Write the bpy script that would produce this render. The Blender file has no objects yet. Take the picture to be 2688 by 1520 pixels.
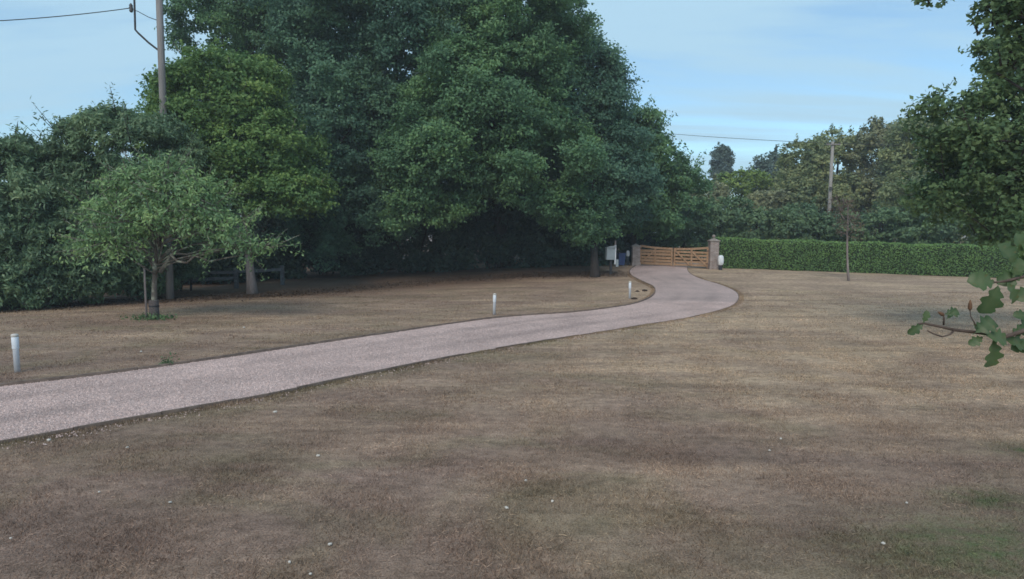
import bpy, bmesh, math, random
import numpy as np
from mathutils import Vector, Matrix

random.seed(7)
RNG = np.random.default_rng(11)
scene = bpy.context.scene
COL = scene.collection

# ------------------------------------------------------------------ camera
F = 1600.0                       # focal length in photograph pixels (2688 wide)
CX, CY = 1344.0, 760.0
CAM_H = 2.6
PITCH = math.atan(150.0 / F)     # tilt downwards
cam_d = bpy.data.cameras.new('camera')
cam_d.sensor_width = 36.0
cam_d.lens = 36.0 * F / 2688.0
cam_d.clip_start = 0.05
cam_d.clip_end = 3000.0
cam = bpy.data.objects.new('camera', cam_d)
COL.objects.link(cam)
cam.location = (0, 0, CAM_H)
cam.rotation_euler = (math.pi / 2 - PITCH, 0, 0)
scene.camera = cam

# ------------------------------------------------------------------ sky and sun
SUN_EL, SUN_AZ = 42.0, 198.0      # azimuth measured clockwise from +Y (view direction)
world = bpy.data.worlds.new('World')
scene.world = world
world.use_nodes = True
wn, wl = world.node_tree.nodes, world.node_tree.links
wn.clear()
w_out = wn.new('ShaderNodeOutputWorld')
w_bg = wn.new('ShaderNodeBackground')
w_bg.inputs['Strength'].default_value = 0.116
w_sky = wn.new('ShaderNodeTexSky')
w_sky.sky_type = 'NISHITA'
w_sky.sun_disc = False
w_sky.sun_elevation = math.radians(SUN_EL)
w_sky.sun_rotation = math.radians(SUN_AZ)
w_sky.air_density = 1.0
w_sky.dust_density = 0.25
w_sky.ozone_density = 0.9
w_tc = wn.new('ShaderNodeTexCoord')
w_sep = wn.new('ShaderNodeSeparateXYZ')
wl.new(w_tc.outputs['Generated'], w_sep.inputs[0])
w_den = wn.new('ShaderNodeMath'); w_den.operation = 'ADD'; w_den.inputs[1].default_value = 0.14
wl.new(w_sep.outputs['Z'], w_den.inputs[0])
w_max = wn.new('ShaderNodeMath'); w_max.operation = 'MAXIMUM'; w_max.inputs[1].default_value = 0.05
wl.new(w_den.outputs[0], w_max.inputs[0])
w_dx = wn.new('ShaderNodeMath'); w_dx.operation = 'DIVIDE'
w_dy = wn.new('ShaderNodeMath'); w_dy.operation = 'DIVIDE'
wl.new(w_sep.outputs['X'], w_dx.inputs[0]); wl.new(w_max.outputs[0], w_dx.inputs[1])
wl.new(w_sep.outputs['Y'], w_dy.inputs[0]); wl.new(w_max.outputs[0], w_dy.inputs[1])
w_cmb = wn.new('ShaderNodeCombineXYZ')
wl.new(w_dx.outputs[0], w_cmb.inputs[0]); wl.new(w_dy.outputs[0], w_cmb.inputs[1])
w_map = wn.new('ShaderNodeMapping')
w_map.inputs['Scale'].default_value = (0.30, 1.1, 1.0)
w_map.inputs['Rotation'].default_value = (0, 0, math.radians(4))
w_map.inputs['Location'].default_value = (3.1, 1.7, 0)
wl.new(w_cmb.outputs[0], w_map.inputs[0])
w_noise = wn.new('ShaderNodeTexNoise')
w_noise.inputs['Scale'].default_value = 1.15
w_noise.inputs['Detail'].default_value = 7.0
w_noise.inputs['Roughness'].default_value = 0.58
w_noise.inputs['Distortion'].default_value = 0.35
wl.new(w_map.outputs[0], w_noise.inputs['Vector'])
w_ramp = wn.new('ShaderNodeMapRange')
w_ramp.interpolation_type = 'SMOOTHSTEP'
w_ramp.inputs['From Min'].default_value = 0.40
w_ramp.inputs['From Max'].default_value = 0.60
w_ramp.inputs['To Min'].default_value = 0.05
w_ramp.inputs['To Max'].default_value = 0.93
wl.new(w_noise.outputs['Fac'], w_ramp.inputs['Value'])
w_mix = wn.new('ShaderNodeMix'); w_mix.data_type = 'RGBA'
w_mix.inputs['B'].default_value = (3.15, 4.75, 5.9, 1.0)      # thin cloud veil, before the 0.1 strength
wl.new(w_ramp.outputs[0], w_mix.inputs['Factor'])
w_tint = wn.new('ShaderNodeMix'); w_tint.data_type = 'RGBA'; w_tint.blend_type = 'MULTIPLY'
w_tint.inputs['Factor'].default_value = 1.0
w_tint.inputs['B'].default_value = (0.84, 1.04, 1.08, 1.0)   # the camera's cool white balance
wl.new(w_sky.outputs[0], w_tint.inputs['A'])
wl.new(w_tint.outputs['Result'], w_mix.inputs['A'])
wl.new(w_mix.outputs['Result'], w_bg.inputs['Color'])
wl.new(w_bg.outputs[0], w_out.inputs['Surface'])

sun_d = bpy.data.lights.new('sun', 'SUN')
sun_d.energy = 1.5
sun_d.angle = math.radians(35)
sun_d.color = (1.0, 0.86, 0.72)
sun = bpy.data.objects.new('sun', sun_d)
COL.objects.link(sun)
_e, _a = math.radians(SUN_EL), math.radians(SUN_AZ)
_to_sun = Vector((math.sin(_a) * math.cos(_e), math.cos(_a) * math.cos(_e), math.sin(_e)))
sun.rotation_euler = _to_sun.to_track_quat('Z', 'Y').to_euler()
sun.location = _to_sun * 60

scene.view_settings.view_transform = 'Standard'
scene.view_settings.look = 'None'
scene.view_settings.exposure = 0.42
scene.view_settings.gamma = 1.0
scene.view_settings.use_curve_mapping = False
scene.render.engine = 'CYCLES'
scene.cycles.max_bounces = 8
scene.cycles.diffuse_bounces = 5
scene.cycles.transmission_bounces = 4
scene.cycles.transparent_max_bounces = 6
scene.cycles.filter_width = 1.6
scene.cycles.use_denoising = True

# ------------------------------------------------------------------ terrain and pixel helpers
def sstep(a, b, v):
    t = np.clip((np.asarray(v, float) - a) / (b - a), 0, 1)
    return t * t * (3 - 2 * t)

def g(x, y):
    """ground height"""
    x = np.asarray(x, float); y = np.asarray(y, float)
    fall = -0.02 * np.clip(y - 4, 0, 26)
    rise = (0.22 + 0.62 * np.exp(-((x - 10.0) / 14.0) ** 2)) * sstep(26, 43, y)
    bump = 0.03 * np.sin(x * 0.23 + 1.3) * np.sin(y * 0.19 + 0.4)
    return fall + rise + bump

_c, _s = math.cos(PITCH), math.sin(PITCH)
def P(px, py, Y):
    a = (px - CX) / F; b = (CY - py) / F
    d = np.array([a, _c + b * _s, -_s + b * _c])
    return np.array([0, 0, CAM_H]) + d * (Y / d[1])

def gp(px, py):
    lo, hi = 2.0, 120.0
    for _ in range(60):
        m = (lo + hi) / 2
        p = P(px, py, m)
        if p[2] > g(p[0], p[1]): lo = m
        else: hi = m
    p = P(px, py, lo)
    return np.array([p[0], p[1], float(g(p[0], p[1]))])

def on_ground(px, Y):
    x = (px - CX) / F * Y * 1.0
    z = float(g(x, Y))
    # refine x for the tilt
    for _ in range(5):
        depth = Y * _c - (z - CAM_H) * _s
        x = (px - CX) / F * depth
        z = float(g(x, Y))
    return np.array([x, Y, z])

# ------------------------------------------------------------------ object helpers
def tag(o, label=None, cat=None, group=None, kind=None):
    if label: o['label'] = label
    if cat: o['category'] = cat
    if group: o['group'] = group
    if kind: o['kind'] = kind
    return o

def empty(name, loc, rz=0.0):
    o = bpy.data.objects.new(name, None)
    o.empty_display_size = 0.2
    COL.objects.link(o)
    o.location = loc
    o.rotation_euler = (0, 0, rz)
    return o

def link(name, me, mat=None, parent=None, world_coords=False):
    o = bpy.data.objects.new(name, me)
    COL.objects.link(o)
    if mat is not None and not me.materials: me.materials.append(mat)
    if parent is not None:
        o.parent = parent
        if world_coords:      # mesh given in world space under an unrotated parent
            off = Vector(parent.location)
            q = parent.parent
            while q is not None:
                off += Vector(q.location); q = q.parent
            o.location = -off
    return o

def np_mesh(name, verts, faces, smooth=False, attrs=None):
    verts = np.ascontiguousarray(verts, dtype=np.float32)
    faces = np.ascontiguousarray(faces, dtype=np.int32)
    k = faces.shape[1]
    me = bpy.data.meshes.new(name)
    me.vertices.add(len(verts)); me.vertices.foreach_set('co', verts.ravel())
    me.loops.add(faces.size); me.loops.foreach_set('vertex_index', faces.ravel())
    me.polygons.add(len(faces))
    me.polygons.foreach_set('loop_start', np.arange(0, faces.size, k, dtype=np.int32))
    if smooth: me.polygons.foreach_set('use_smooth', np.ones(len(faces), dtype=bool))
    me.update(calc_edges=True)
    if attrs:
        for an, arr in attrs.items():
            at = me.attributes.new(an, 'FLOAT_COLOR', 'POINT')
            arr = np.ascontiguousarray(arr, dtype=np.float32)
            if arr.shape[1] == 3: arr = np.hstack([arr, np.ones((len(arr), 1), np.float32)])
            at.data.foreach_set('color', arr.ravel())
    return me

class MB:
    """collects simple shapes into one mesh"""
    def __init__(s): s.v = []; s.f = []
    def add(s, vs, fs):
        o = len(s.v); s.v += [tuple(map(float, p)) for p in vs]; s.f += [tuple(i + o for i in q) for q in fs]
    def box(s, c, size, rz=0.0, bev=0.0):
        x, y, z = [k / 2 for k in size]
        if bev <= 0:
            vs = [(-x,-y,-z),(x,-y,-z),(x,y,-z),(-x,y,-z),(-x,-y,z),(x,-y,z),(x,y,z),(-x,y,z)]
            fs = [(0,3,2,1),(4,5,6,7),(0,1,5,4),(1,2,6,5),(2,3,7,6),(3,0,4,7)]
        else:
            vs = []; 
            for zz, sh in ((-z, bev), (-z + bev, 0), (z - bev, 0), (z, bev)):
                for (sx, sy) in ((-1,-1),(1,-1),(1,1),(-1,1)):
                    vs.append((sx * (x - sh), sy * (y - sh), zz))
            fs = [(3,2,1,0), (12,13,14,15)]
            for r in range(3):
                for k in range(4):
                    a = r*4 + k; b = r*4 + (k+1) % 4
                    fs.append((a, b, b+4, a+4))
        cs, sn = math.cos(rz), math.sin(rz)
        s.add([(c[0]+p[0]*cs-p[1]*sn, c[1]+p[0]*sn+p[1]*cs, c[2]+p[2]) for p in vs], fs)
    def bar(s, p0, p1, w, h, up=(0,0,1)):
        p0, p1 = Vector(p0), Vector(p1); d = (p1 - p0).normalized(); u = Vector(up)
        sd = d.cross(u)
        if sd.length < 1e-4: sd = d.cross(Vector((1,0,0)))
        sd.normalize(); u = sd.cross(d).normalized()
        vs = []
        for p in (p0, p1):
            for (a, b) in ((-1,-1),(1,-1),(1,1),(-1,1)):
                vs.append(p + sd * (a*w/2) + u * (b*h/2))
        s.add(vs, [(0,3,2,1),(4,5,6,7),(0,1,5,4),(1,2,6,5),(2,3,7,6),(3,0,4,7)])
    def tube(s, pts, rad, n=8, cap=True):
        pts = [Vector(p) for p in pts]
        if not hasattr(rad, '__len__'): rad = [rad] * len(pts)
        vs = []; fs = []
        ref = None
        for i, p in enumerate(pts):
            d = (pts[min(i+1, len(pts)-1)] - pts[max(i-1, 0)]).normalized()
            if ref is None:
                ref = d.orthogonal().normalized()
            else:
                ref = (ref - d * ref.dot(d)).normalized()
            b = d.cross(ref)
            for k in range(n):
                a = 2 * math.pi * k / n
                vs.append(p + (ref * math.cos(a) + b * math.sin(a)) * rad[i])
        for i in range(len(pts) - 1):
            for k in range(n):
                k2 = (k + 1) % n
                fs.append((i*n+k, i*n+k2, (i+1)*n+k2, (i+1)*n+k))
        if cap:
            fs.append(tuple(range(n-1, -1, -1)))
            fs.append(tuple(range((len(pts)-1)*n, len(pts)*n)))
        s.add(vs, fs)
    def lathe(s, c, prof, n=20, squash=(1,1)):
        vs = []; fs = []
        for (r, z) in prof:
            for k in range(n):
                a = 2*math.pi*k/n
                vs.append((c[0]+r*math.cos(a)*squash[0], c[1]+r*math.sin(a)*squash[1], c[2]+z))
        for i in range(len(prof)-1):
            for k in range(n):
                k2 = (k+1) % n
                fs.append((i*n+k, i*n+k2, (i+1)*n+k2, (i+1)*n+k))
        fs.append(tuple(range(n-1, -1, -1)))
        fs.append(tuple(range((len(prof)-1)*n, len(prof)*n)))
        s.add(vs, fs)
    def build(s, name, mat, parent=None, smooth=False, world_coords=False):
        me = bpy.data.meshes.new(name)
        me.from_pydata(s.v, [], s.f)
        if smooth:
            me.polygons.foreach_set('use_smooth', np.ones(len(me.polygons), dtype=bool))
        me.update()
        return link(name, me, mat, parent, world_coords)

# ------------------------------------------------------------------ materials
def new_mat(name):
    m = bpy.data.materials.new(name); m.use_nodes = True
    nt = m.node_tree; nt.nodes.clear()
    out = nt.nodes.new('ShaderNodeOutputMaterial')
    return m, nt.nodes, nt.links, out

def rgb(c): return (c[0], c[1], c[2], 1.0)

def noise_mat(name, ca, cb, scale=8.0, rough=0.8, stretch=(1,1,1), bump=0.2, detail=5.0, spec=0.3, cc=None, scale2=1.3, metallic=0.0):
    m, n, l, out = new_mat(name)
    bs = n.new('ShaderNodeBsdfPrincipled')
    tc = n.new('ShaderNodeTexCoord'); mp = n.new('ShaderNodeMapping'); mp.inputs['Scale'].default_value = stretch
    l.new(tc.outputs['Object'], mp.inputs[0])
    no = n.new('ShaderNodeTexNoise'); no.inputs['Scale'].default_value = scale; no.inputs['Detail'].default_value = detail; no.inputs['Roughness'].default_value = 0.65
    l.new(mp.outputs[0], no.inputs['Vector'])
    mr = n.new('ShaderNodeMapRange'); mr.inputs['From Min'].default_value = 0.3; mr.inputs['From Max'].default_value = 0.7
    l.new(no.outputs['Fac'], mr.inputs['Value'])
    mx = n.new('ShaderNodeMix'); mx.data_type = 'RGBA'
    mx.inputs['A'].default_value = rgb(ca); mx.inputs['B'].default_value = rgb(cb)
    l.new(mr.outputs[0], mx.inputs['Factor'])
    res = mx.outputs['Result']
    if cc is not None:
        n2 = n.new('ShaderNodeTexNoise'); n2.inputs['Scale'].default_value = scale2; n2.inputs['Detail'].default_value = 4
        l.new(tc.outputs['Object'], n2.inputs['Vector'])
        m2 = n.new('ShaderNodeMapRange'); m2.inputs['From Min'].default_value = 0.48; m2.inputs['From Max'].default_value = 0.68
        l.new(n2.outputs['Fac'], m2.inputs['Value'])
        x2 = n.new('ShaderNodeMix'); x2.data_type = 'RGBA'; x2.inputs['B'].default_value = rgb(cc)
        l.new(m2.outputs[0], x2.inputs['Factor']); l.new(res, x2.inputs['A']); res = x2.outputs['Result']
    l.new(res, bs.inputs['Base Color'])
    bs.inputs['Roughness'].default_value = rough
    bs.inputs['Specular IOR Level'].default_value = spec
    bs.inputs['Metallic'].default_value = metallic
    if bump:
        bp = n.new('ShaderNodeBump'); bp.inputs['Strength'].default_value = bump; bp.inputs['Distance'].default_value = 0.02
        l.new(no.outputs['Fac'], bp.inputs['Height']); l.new(bp.outputs[0], bs.inputs['Normal'])
    l.new(bs.outputs[0], out.inputs['Surface'])
    return m

def leaf_mat(name, dark, mid, light, transl=0.28, rough=0.55, spec=0.25):
    """tint attribute: r per-leaf random, g per-branch random"""
    m, n, l, out = new_mat(name)
    at = n.new('ShaderNodeAttribute'); at.attribute_name = 'tint'
    sp = n.new('ShaderNodeSeparateColor'); l.new(at.outputs['Color'], sp.inputs[0])
    ad = n.new('ShaderNodeMath'); ad.operation = 'MULTIPLY_ADD'; ad.inputs[1].default_value = 0.34
    l.new(sp.outputs['Red'], ad.inputs[0])
    ml = n.new('ShaderNodeMath'); ml.operation = 'MULTIPLY'; ml.inputs[1].default_value = 0.66
    l.new(sp.outputs['Green'], ml.inputs[0]); l.new(ml.outputs[0], ad.inputs[2])
    cr = n.new('ShaderNodeValToRGB')
    e = cr.color_ramp.elements
    k_ = 1.3
    dark, mid, light = [tuple(v * k_ for v in q) for q in (dark, mid, light)]
    e[0].position = 0.12; e[0].color = rgb(dark)
    e[1].position = 0.9; e[1].color = rgb(light)
    k = e.new(0.5); k.color = rgb(mid)
    l.new(ad.outputs[0], cr.inputs[0])
    bs = n.new('ShaderNodeBsdfPrincipled')
    bs.inputs['Roughness'].default_value = rough; bs.inputs['Specular IOR Level'].default_value = spec
    l.new(cr.outputs[0], bs.inputs['Base Color'])
    tr = n.new('ShaderNodeBsdfTranslucent'); l.new(cr.outputs[0], tr.inputs['Color'])
    mx = n.new('ShaderNodeMixShader'); mx.inputs[0].default_value = transl
    l.new(bs.outputs[0], mx.inputs[1]); l.new(tr.outputs[0], mx.inputs[2])
    l.new(mx.outputs[0], out.inputs['Surface'])
    return m

def lawn_mat(name, blades=False):
    m, n, l, out = new_mat(name)
    geo = n.new('ShaderNodeNewGeometry')
    at = n.new('ShaderNodeAttribute'); at.attribute_name = 'zone'
    sp = n.new('ShaderNodeSeparateColor'); l.new(at.outputs['Color'], sp.inputs[0])
    def noise(scale, detail, stretch=(1,1,0), rot=0.0, rough=0.6, dist=0.0, loc=(0,0,0)):
        mp = n.new('ShaderNodeMapping'); mp.inputs['Scale'].default_value = stretch; mp.inputs['Rotation'].default_value = (0,0,rot)
        mp.inputs['Location'].default_value = loc
        l.new(geo.outputs['Position'], mp.inputs[0])
        t = n.new('ShaderNodeTexNoise'); t.inputs['Scale'].default_value = scale; t.inputs['Detail'].default_value = detail
        t.inputs['Roughness'].default_value = rough; t.inputs['Distortion'].default_value = dist
        l.new(mp.outputs[0], t.inputs['Vector']); return t.outputs['Fac']
    def rng(v, a, b, lo=0.0, hi=1.0, clamp=True):
        r = n.new('ShaderNodeMapRange'); r.inputs['From Min'].default_value = a; r.inputs['From Max'].default_value = b
        r.inputs['To Min'].default_value = lo; r.inputs['To Max'].default_value = hi
        r.clamp = clamp
        l.new(v, r.inputs['Value']); return r.outputs[0]
    def mix(fac, a, b):
        x = n.new('ShaderNodeMix'); x.data_type = 'RGBA'
        for s, v in (('A', a), ('B', b)):
            if isinstance(v, tuple): x.inputs[s].default_value = rgb(v)
            else: l.new(v, x.inputs[s])
        l.new(fac, x.inputs['Factor']); return x.outputs['Result']
    def mth(op, a, b):
        x = n.new('ShaderNodeMath'); x.operation = op
        for i, v in enumerate((a, b)):
            if isinstance(v, (int, float)): x.inputs[i].default_value = v
            else: l.new(v, x.inputs[i])
        return x.outputs[0]
    brown = (0.240, 0.164, 0.125); dun = (0.275, 0.192, 0.150); tan = (0.485, 0.350, 0.240); olive = (0.185, 0.165, 0.088); green = (0.060, 0.105, 0.035)
    big = noise(0.33, 4, (0.55, 1.0, 0), 0.25, dist=0.6)
    med = noise(1.1, 5, (0.45, 1.0, 0), 0.2, dist=0.4)
    fine = noise(7.0, 5, (0.7, 1.0, 0), 0.1)
    grain = noise(55.0, 3)
    c = mix(rng(med, 0.30, 0.68), brown, dun)
    tanf = mth('ADD', rng(big, 0.40, 0.68, 0, 0.55), mth('MULTIPLY', sp.outputs['Green'], 0.72))
    tanf = mth('MULTIPLY', tanf, rng(med, 0.30, 0.60, 0.45, 1.25))
    tanf = mth('MINIMUM', tanf, 1.0)
    c = mix(tanf, c, tan)
    st1 = noise(1.0, 4, (0.10, 1.3, 0), 0.12, dist=0.5, loc=(1.7, 3.3, 0))
    st2 = noise(1.0, 4, (0.16, 2.6, 0), -0.05, dist=0.4, loc=(7.7, 5.1, 0))
    rs = n.new('ShaderNodeVectorMath'); rs.operation = 'SUBTRACT'; rs.inputs[1].default_value = (13.0, 34.0, 0); l.new(geo.outputs['Position'], rs.inputs[0])
    rx = n.new('ShaderNodeSeparateXYZ'); l.new(rs.outputs[0], rx.inputs[0])
    an = mth('ARCTAN2', rx.outputs['X'], mth('MULTIPLY', rx.outputs['Y'], -1.0))
    ln_ = n.new('ShaderNodeVectorMath'); ln_.operation = 'LENGTH'; l.new(rs.outputs[0], ln_.inputs[0])
    cv_ = n.new('ShaderNodeCombineXYZ'); l.new(mth('MULTIPLY', an, 22.0), cv_.inputs[0]); l.new(mth('MULTIPLY', ln_.outputs['Value'], 0.12), cv_.inputs[1])
    fan = n.new('ShaderNodeTexNoise'); fan.inputs['Scale'].default_value = 1.0; fan.inputs['Detail'].default_value = 3; l.new(cv_.outputs[0], fan.inputs['Vector'])
    fanv = rng(fan.outputs['Fac'], 0.32, 0.68, 0.91, 1.09)
    mow = mth('MULTIPLY', fanv, 1.0)
    mow = mth('MULTIPLY', mow, mth('MULTIPLY', rng(st1, 0.32, 0.68, 0.91, 1.10), rng(st2, 0.32, 0.68, 0.90, 1.10)))
    pat = noise(0.55, 5, (0.6, 1.0, 0), -0.15, dist=0.8, loc=(4.3, 9.1, 0))
    c = mix(mth('MULTIPLY', rng(pat, 0.48, 0.70, 0, 0.5), rng(sp.outputs['Green'], 0.2, 0.9, 1.0, 0.35)), c, olive)
    c = mix(mth('MULTIPLY', sp.outputs['Red'], rng(med, 0.30, 0.55, 0.35, 1.0)), c, olive)
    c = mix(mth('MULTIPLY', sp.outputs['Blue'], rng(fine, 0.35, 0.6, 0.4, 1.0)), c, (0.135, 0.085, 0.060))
    gr = n.new('ShaderNodeMath'); gr.operation = 'SUBTRACT'; gr.inputs[0].default_value = 1.0; l.new(at.outputs['Alpha'], gr.inputs[1])
    c = mix(mth('MULTIPLY', gr.outputs[0], rng(fine, 0.35, 0.62, 0.2, 1.0)), c, green)
    if blades:
        a2 = n.new('ShaderNodeAttribute'); a2.attribute_name = 'tint'
        s2 = n.new('ShaderNodeSeparateColor'); l.new(a2.outputs['Color'], s2.inputs[0])
        v = rng(s2.outputs['Red'], 0, 1, 0.55, 1.9, False)
    else:
        v = mth('MULTIPLY', rng(fine, 0.28, 0.72, 0.66, 1.34), rng(grain, 0.3, 0.7, 0.55, 1.40))
    v = mth('MULTIPLY', v, mow)
    hs = n.new('ShaderNodeHueSaturation'); l.new(c, hs.inputs['Color']); l.new(v, hs.inputs['Value'])
    bs = n.new('ShaderNodeBsdfPrincipled'); bs.inputs['Roughness'].default_value = 0.9; bs.inputs['Specular IOR Level'].default_value = 0.12
    l.new(hs.outputs[0], bs.inputs['Base Color'])
    if blades:
        tr = n.new('ShaderNodeBsdfTranslucent'); l.new(hs.outputs[0], tr.inputs['Color'])
        mx = n.new('ShaderNodeMixShader'); mx.inputs[0].default_value = 0.45
        l.new(bs.outputs[0], mx.inputs[1]); l.new(tr.outputs[0], mx.inputs[2]); l.new(mx.outputs[0], out.inputs['Surface'])
    else:
        h = mth('ADD', mth('MULTIPLY', fine, 0.6), mth('MULTIPLY', grain, 0.5))
        bp = n.new('ShaderNodeBump'); bp.inputs['Strength'].default_value = 0.7; bp.inputs['Distance'].default_value = 0.05
        l.new(h, bp.inputs['Height']); l.new(bp.outputs[0], bs.inputs['Normal'])
        l.new(bs.outputs[0], out.inputs['Surface'])
    return m

def gravel_mat(name, stones=False):
    m, n, l, out = new_mat(name)
    geo = n.new('ShaderNodeNewGeometry')
    bs = n.new('ShaderNodeBsdfPrincipled'); bs.inputs['Roughness'].default_value = 0.85; bs.inputs['Specular IOR Level'].default_value = 0.25
    big = n.new('ShaderNodeTexNoise'); big.inputs['Scale'].default_value = 0.7; big.inputs['Detail'].default_value = 5
    l.new(geo.outputs['Position'], big.inputs['Vector'])
    cr = n.new('ShaderNodeValToRGB'); e = cr.color_ramp.elements
    if stones:
        at = n.new('ShaderNodeAttribute'); at.attribute_name = 'tint'
        sp = n.new('ShaderNodeSeparateColor'); l.new(at.outputs['Color'], sp.inputs[0])
        fac = sp.outputs['Red']
    else:
        vo = n.new('ShaderNodeTexVoronoi'); vo.inputs['Scale'].default_value = 60.0
        l.new(geo.outputs['Position'], vo.inputs['Vector'])
        sp = n.new('ShaderNodeSeparateColor'); l.new(vo.outputs['Color'], sp.inputs[0])
        fac = sp.outputs['Red']
        bp = n.new('ShaderNodeBump'); bp.inputs['Strength'].default_value = 0.8; bp.inputs['Distance'].default_value = 0.03; bp.invert = True
        l.new(vo.outputs['Distance'], bp.inputs['Height']); l.new(bp.outputs[0], bs.inputs['Normal'])
    e[0].position = 0.0; e[0].color = rgb((0.35, 0.258, 0.235))
    e[1].position = 1.0; e[1].color = rgb((0.80, 0.615, 0.555))
    k = e.new(0.35); k.color = rgb((0.54, 0.400, 0.360))
    k = e.new(0.75); k.color = rgb((0.63, 0.472, 0.425))
    l.new(fac, cr.inputs[0])
    mr = n.new('ShaderNodeMapRange'); mr.inputs['From Min'].default_value = 0.3; mr.inputs['From Max'].default_value = 0.7
    mr.inputs['To Min'].default_value = 0.84; mr.inputs['To Max'].default_value = 1.1
    l.new(big.outputs['Fac'], mr.inputs['Value'])
    ta = n.new('ShaderNodeAttribute'); ta.attribute_name = 'track'
    tm = n.new('ShaderNodeMath'); tm.operation = 'MULTIPLY'; l.new(mr.outputs[0], tm.inputs[0])
    tr_ = n.new('ShaderNodeMapRange'); tr_.inputs['To Min'].default_value = 1.04; tr_.inputs['To Max'].default_value = 0.80; l.new(ta.outputs['Fac'], tr_.inputs['Value'])
    l.new(tr_.outputs[0], tm.inputs[1])
    mr = tm
    hs = n.new('ShaderNodeHueSaturation'); l.new(cr.outputs[0], hs.inputs['Color']); l.new(mr.outputs[0], hs.inputs['Value'])
    l.new(hs.outputs[0], bs.inputs['Base Color'])
    l.new(bs.outputs[0], out.inputs['Surface'])
    return m

def brick_mat(name):
    m, n, l, out = new_mat(name)
    tc = n.new('ShaderNodeTexCoord')
    sx = n.new('ShaderNodeSeparateXYZ'); l.new(tc.outputs['Object'], sx.inputs[0])
    ad = n.new('ShaderNodeMath'); ad.operation = 'ADD'; l.new(sx.outputs['X'], ad.inputs[0]); l.new(sx.outputs['Y'], ad.inputs[1])
    cb = n.new('ShaderNodeCombineXYZ'); l.new(ad.outputs[0], cb.inputs[0]); l.new(sx.outputs['Z'], cb.inputs[1])
    br = n.new('ShaderNodeTexBrick')
    br.inputs['Scale'].default_value = 1.0; br.inputs['Brick Width'].default_value = 0.225; br.inputs['Row Height'].default_value = 0.075
    br.inputs['Mortar Size'].default_value = 0.01
    br.inputs['Color1'].default_value = rgb((0.23, 0.165, 0.145)); br.inputs['Color2'].default_value = rgb((0.31, 0.25, 0.225)); br.inputs['Mortar'].default_value = rgb((0.36, 0.33, 0.31))
    l.new(cb.outputs[0], br.inputs['Vector'])
    no = n.new('ShaderNodeTexNoise'); no.inputs['Scale'].default_value = 3.0; no.inputs['Detail'].default_value = 5
    l.new(tc.outputs['Object'], no.inputs['Vector'])
    mr = n.new('ShaderNodeMapRange'); mr.inputs['From Min'].default_value = 0.3; mr.inputs['From Max'].default_value = 0.7; mr.inputs['To Min'].default_value = 0.7; mr.inputs['To Max'].default_value = 1.25
    l.new(no.outputs['Fac'], mr.inputs['Value'])
    hs = n.new('ShaderNodeHueSaturation'); l.new(br.outputs['Color'], hs.inputs['Color']); l.new(mr.outputs[0], hs.inputs['Value'])
    bs = n.new('ShaderNodeBsdfPrincipled'); bs.inputs['Roughness'].default_value = 0.9
    l.new(hs.outputs[0], bs.inputs['Base Color']); l.new(bs.outputs[0], out.inputs['Surface'])
    return m

M = {}
M['lawn'] = lawn_mat('lawn_dry')
M['blades'] = lawn_mat('lawn_blades', True)
M['gravel'] = gravel_mat('gravel_bed')
M['pebble'] = gravel_mat('gravel_stones', True)
M['bark'] = noise_mat('bark_dark', (0.028, 0.024, 0.022), (0.072, 0.060, 0.054), 9, 0.95, (1,1,0.18), 0.7)
M['bark_grey'] = noise_mat('bark_grey', (0.16, 0.13, 0.125), (0.33, 0.28, 0.265), 9, 0.95, (1,1,0.15), 0.6)
M['bark_lichen'] = noise_mat('bark_lichen', (0.075, 0.062, 0.055), (0.17, 0.145, 0.125), 10, 0.95, (1,1,0.3), 0.6, cc=(0.36, 0.38, 0.30), scale2=5)
M['pole'] = noise_mat('pole_wood', (0.15, 0.138, 0.135), (0.28, 0.26, 0.252), 14, 0.9, (1,1,0.05), 0.4)
M['pale_wood'] = noise_mat('pale_weathered_wood', (0.22, 0.205, 0.19), (0.38, 0.355, 0.33), 9, 0.95, (1,1,0.1), 0.4)
M['old_wood'] = noise_mat('old_fence_wood', (0.09, 0.09, 0.095), (0.19, 0.19, 0.20), 12, 0.95, (0.2,1,1), 0.4)
M['edge_wood'] = noise_mat('edging_wood', (0.13, 0.10, 0.085), (0.27, 0.205, 0.165), 6, 0.95, (1,1,1), 0.5)
M['gate_wood'] = noise_mat('gate_wood', (0.27, 0.16, 0.092), (0.42, 0.27, 0.165), 7, 0.7, (1,1,1), 0.2)
M['brick'] = brick_mat('pillar_brick')
M['stone_cap'] = noise_mat('pillar_cap', (0.20, 0.17, 0.15), (0.34, 0.30, 0.27), 6, 0.9)
M['white'] = noise_mat('white_paint', (0.60, 0.62, 0.66), (0.80, 0.82, 0.84), 5, 0.45, (1,1,1), 0.05)
M['bollard'] = noise_mat('bollard_body', (0.52, 0.54, 0.58), (0.68, 0.70, 0.74), 7, 0.5, (1,1,0.5), 0.05, cc=(0.46, 0.45, 0.44), scale2=4)
M['lens'] = noise_mat('bollard_lens', (0.66, 0.71, 0.78), (0.82, 0.86, 0.90), 5, 0.3, (1,1,1), 0.0, spec=0.5)
M['cap'] = noise_mat('bollard_cap', (0.50, 0.47, 0.43), (0.64, 0.60, 0.55), 9, 0.6)
M['dark_metal'] = noise_mat('dark_metal', (0.02, 0.022, 0.028), (0.05, 0.052, 0.06), 9, 0.6)
M['grey_paint'] = noise_mat('grey_paint', (0.24, 0.28, 0.30), (0.35, 0.39, 0.41), 4, 0.6)
M['blue'] = noise_mat('blue_plastic', (0.035, 0.055, 0.14), (0.06, 0.09, 0.20), 4, 0.5)
M['bin'] = noise_mat('dark_plastic', (0.015, 0.018, 0.02), (0.035, 0.04, 0.042), 4, 0.5)
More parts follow.
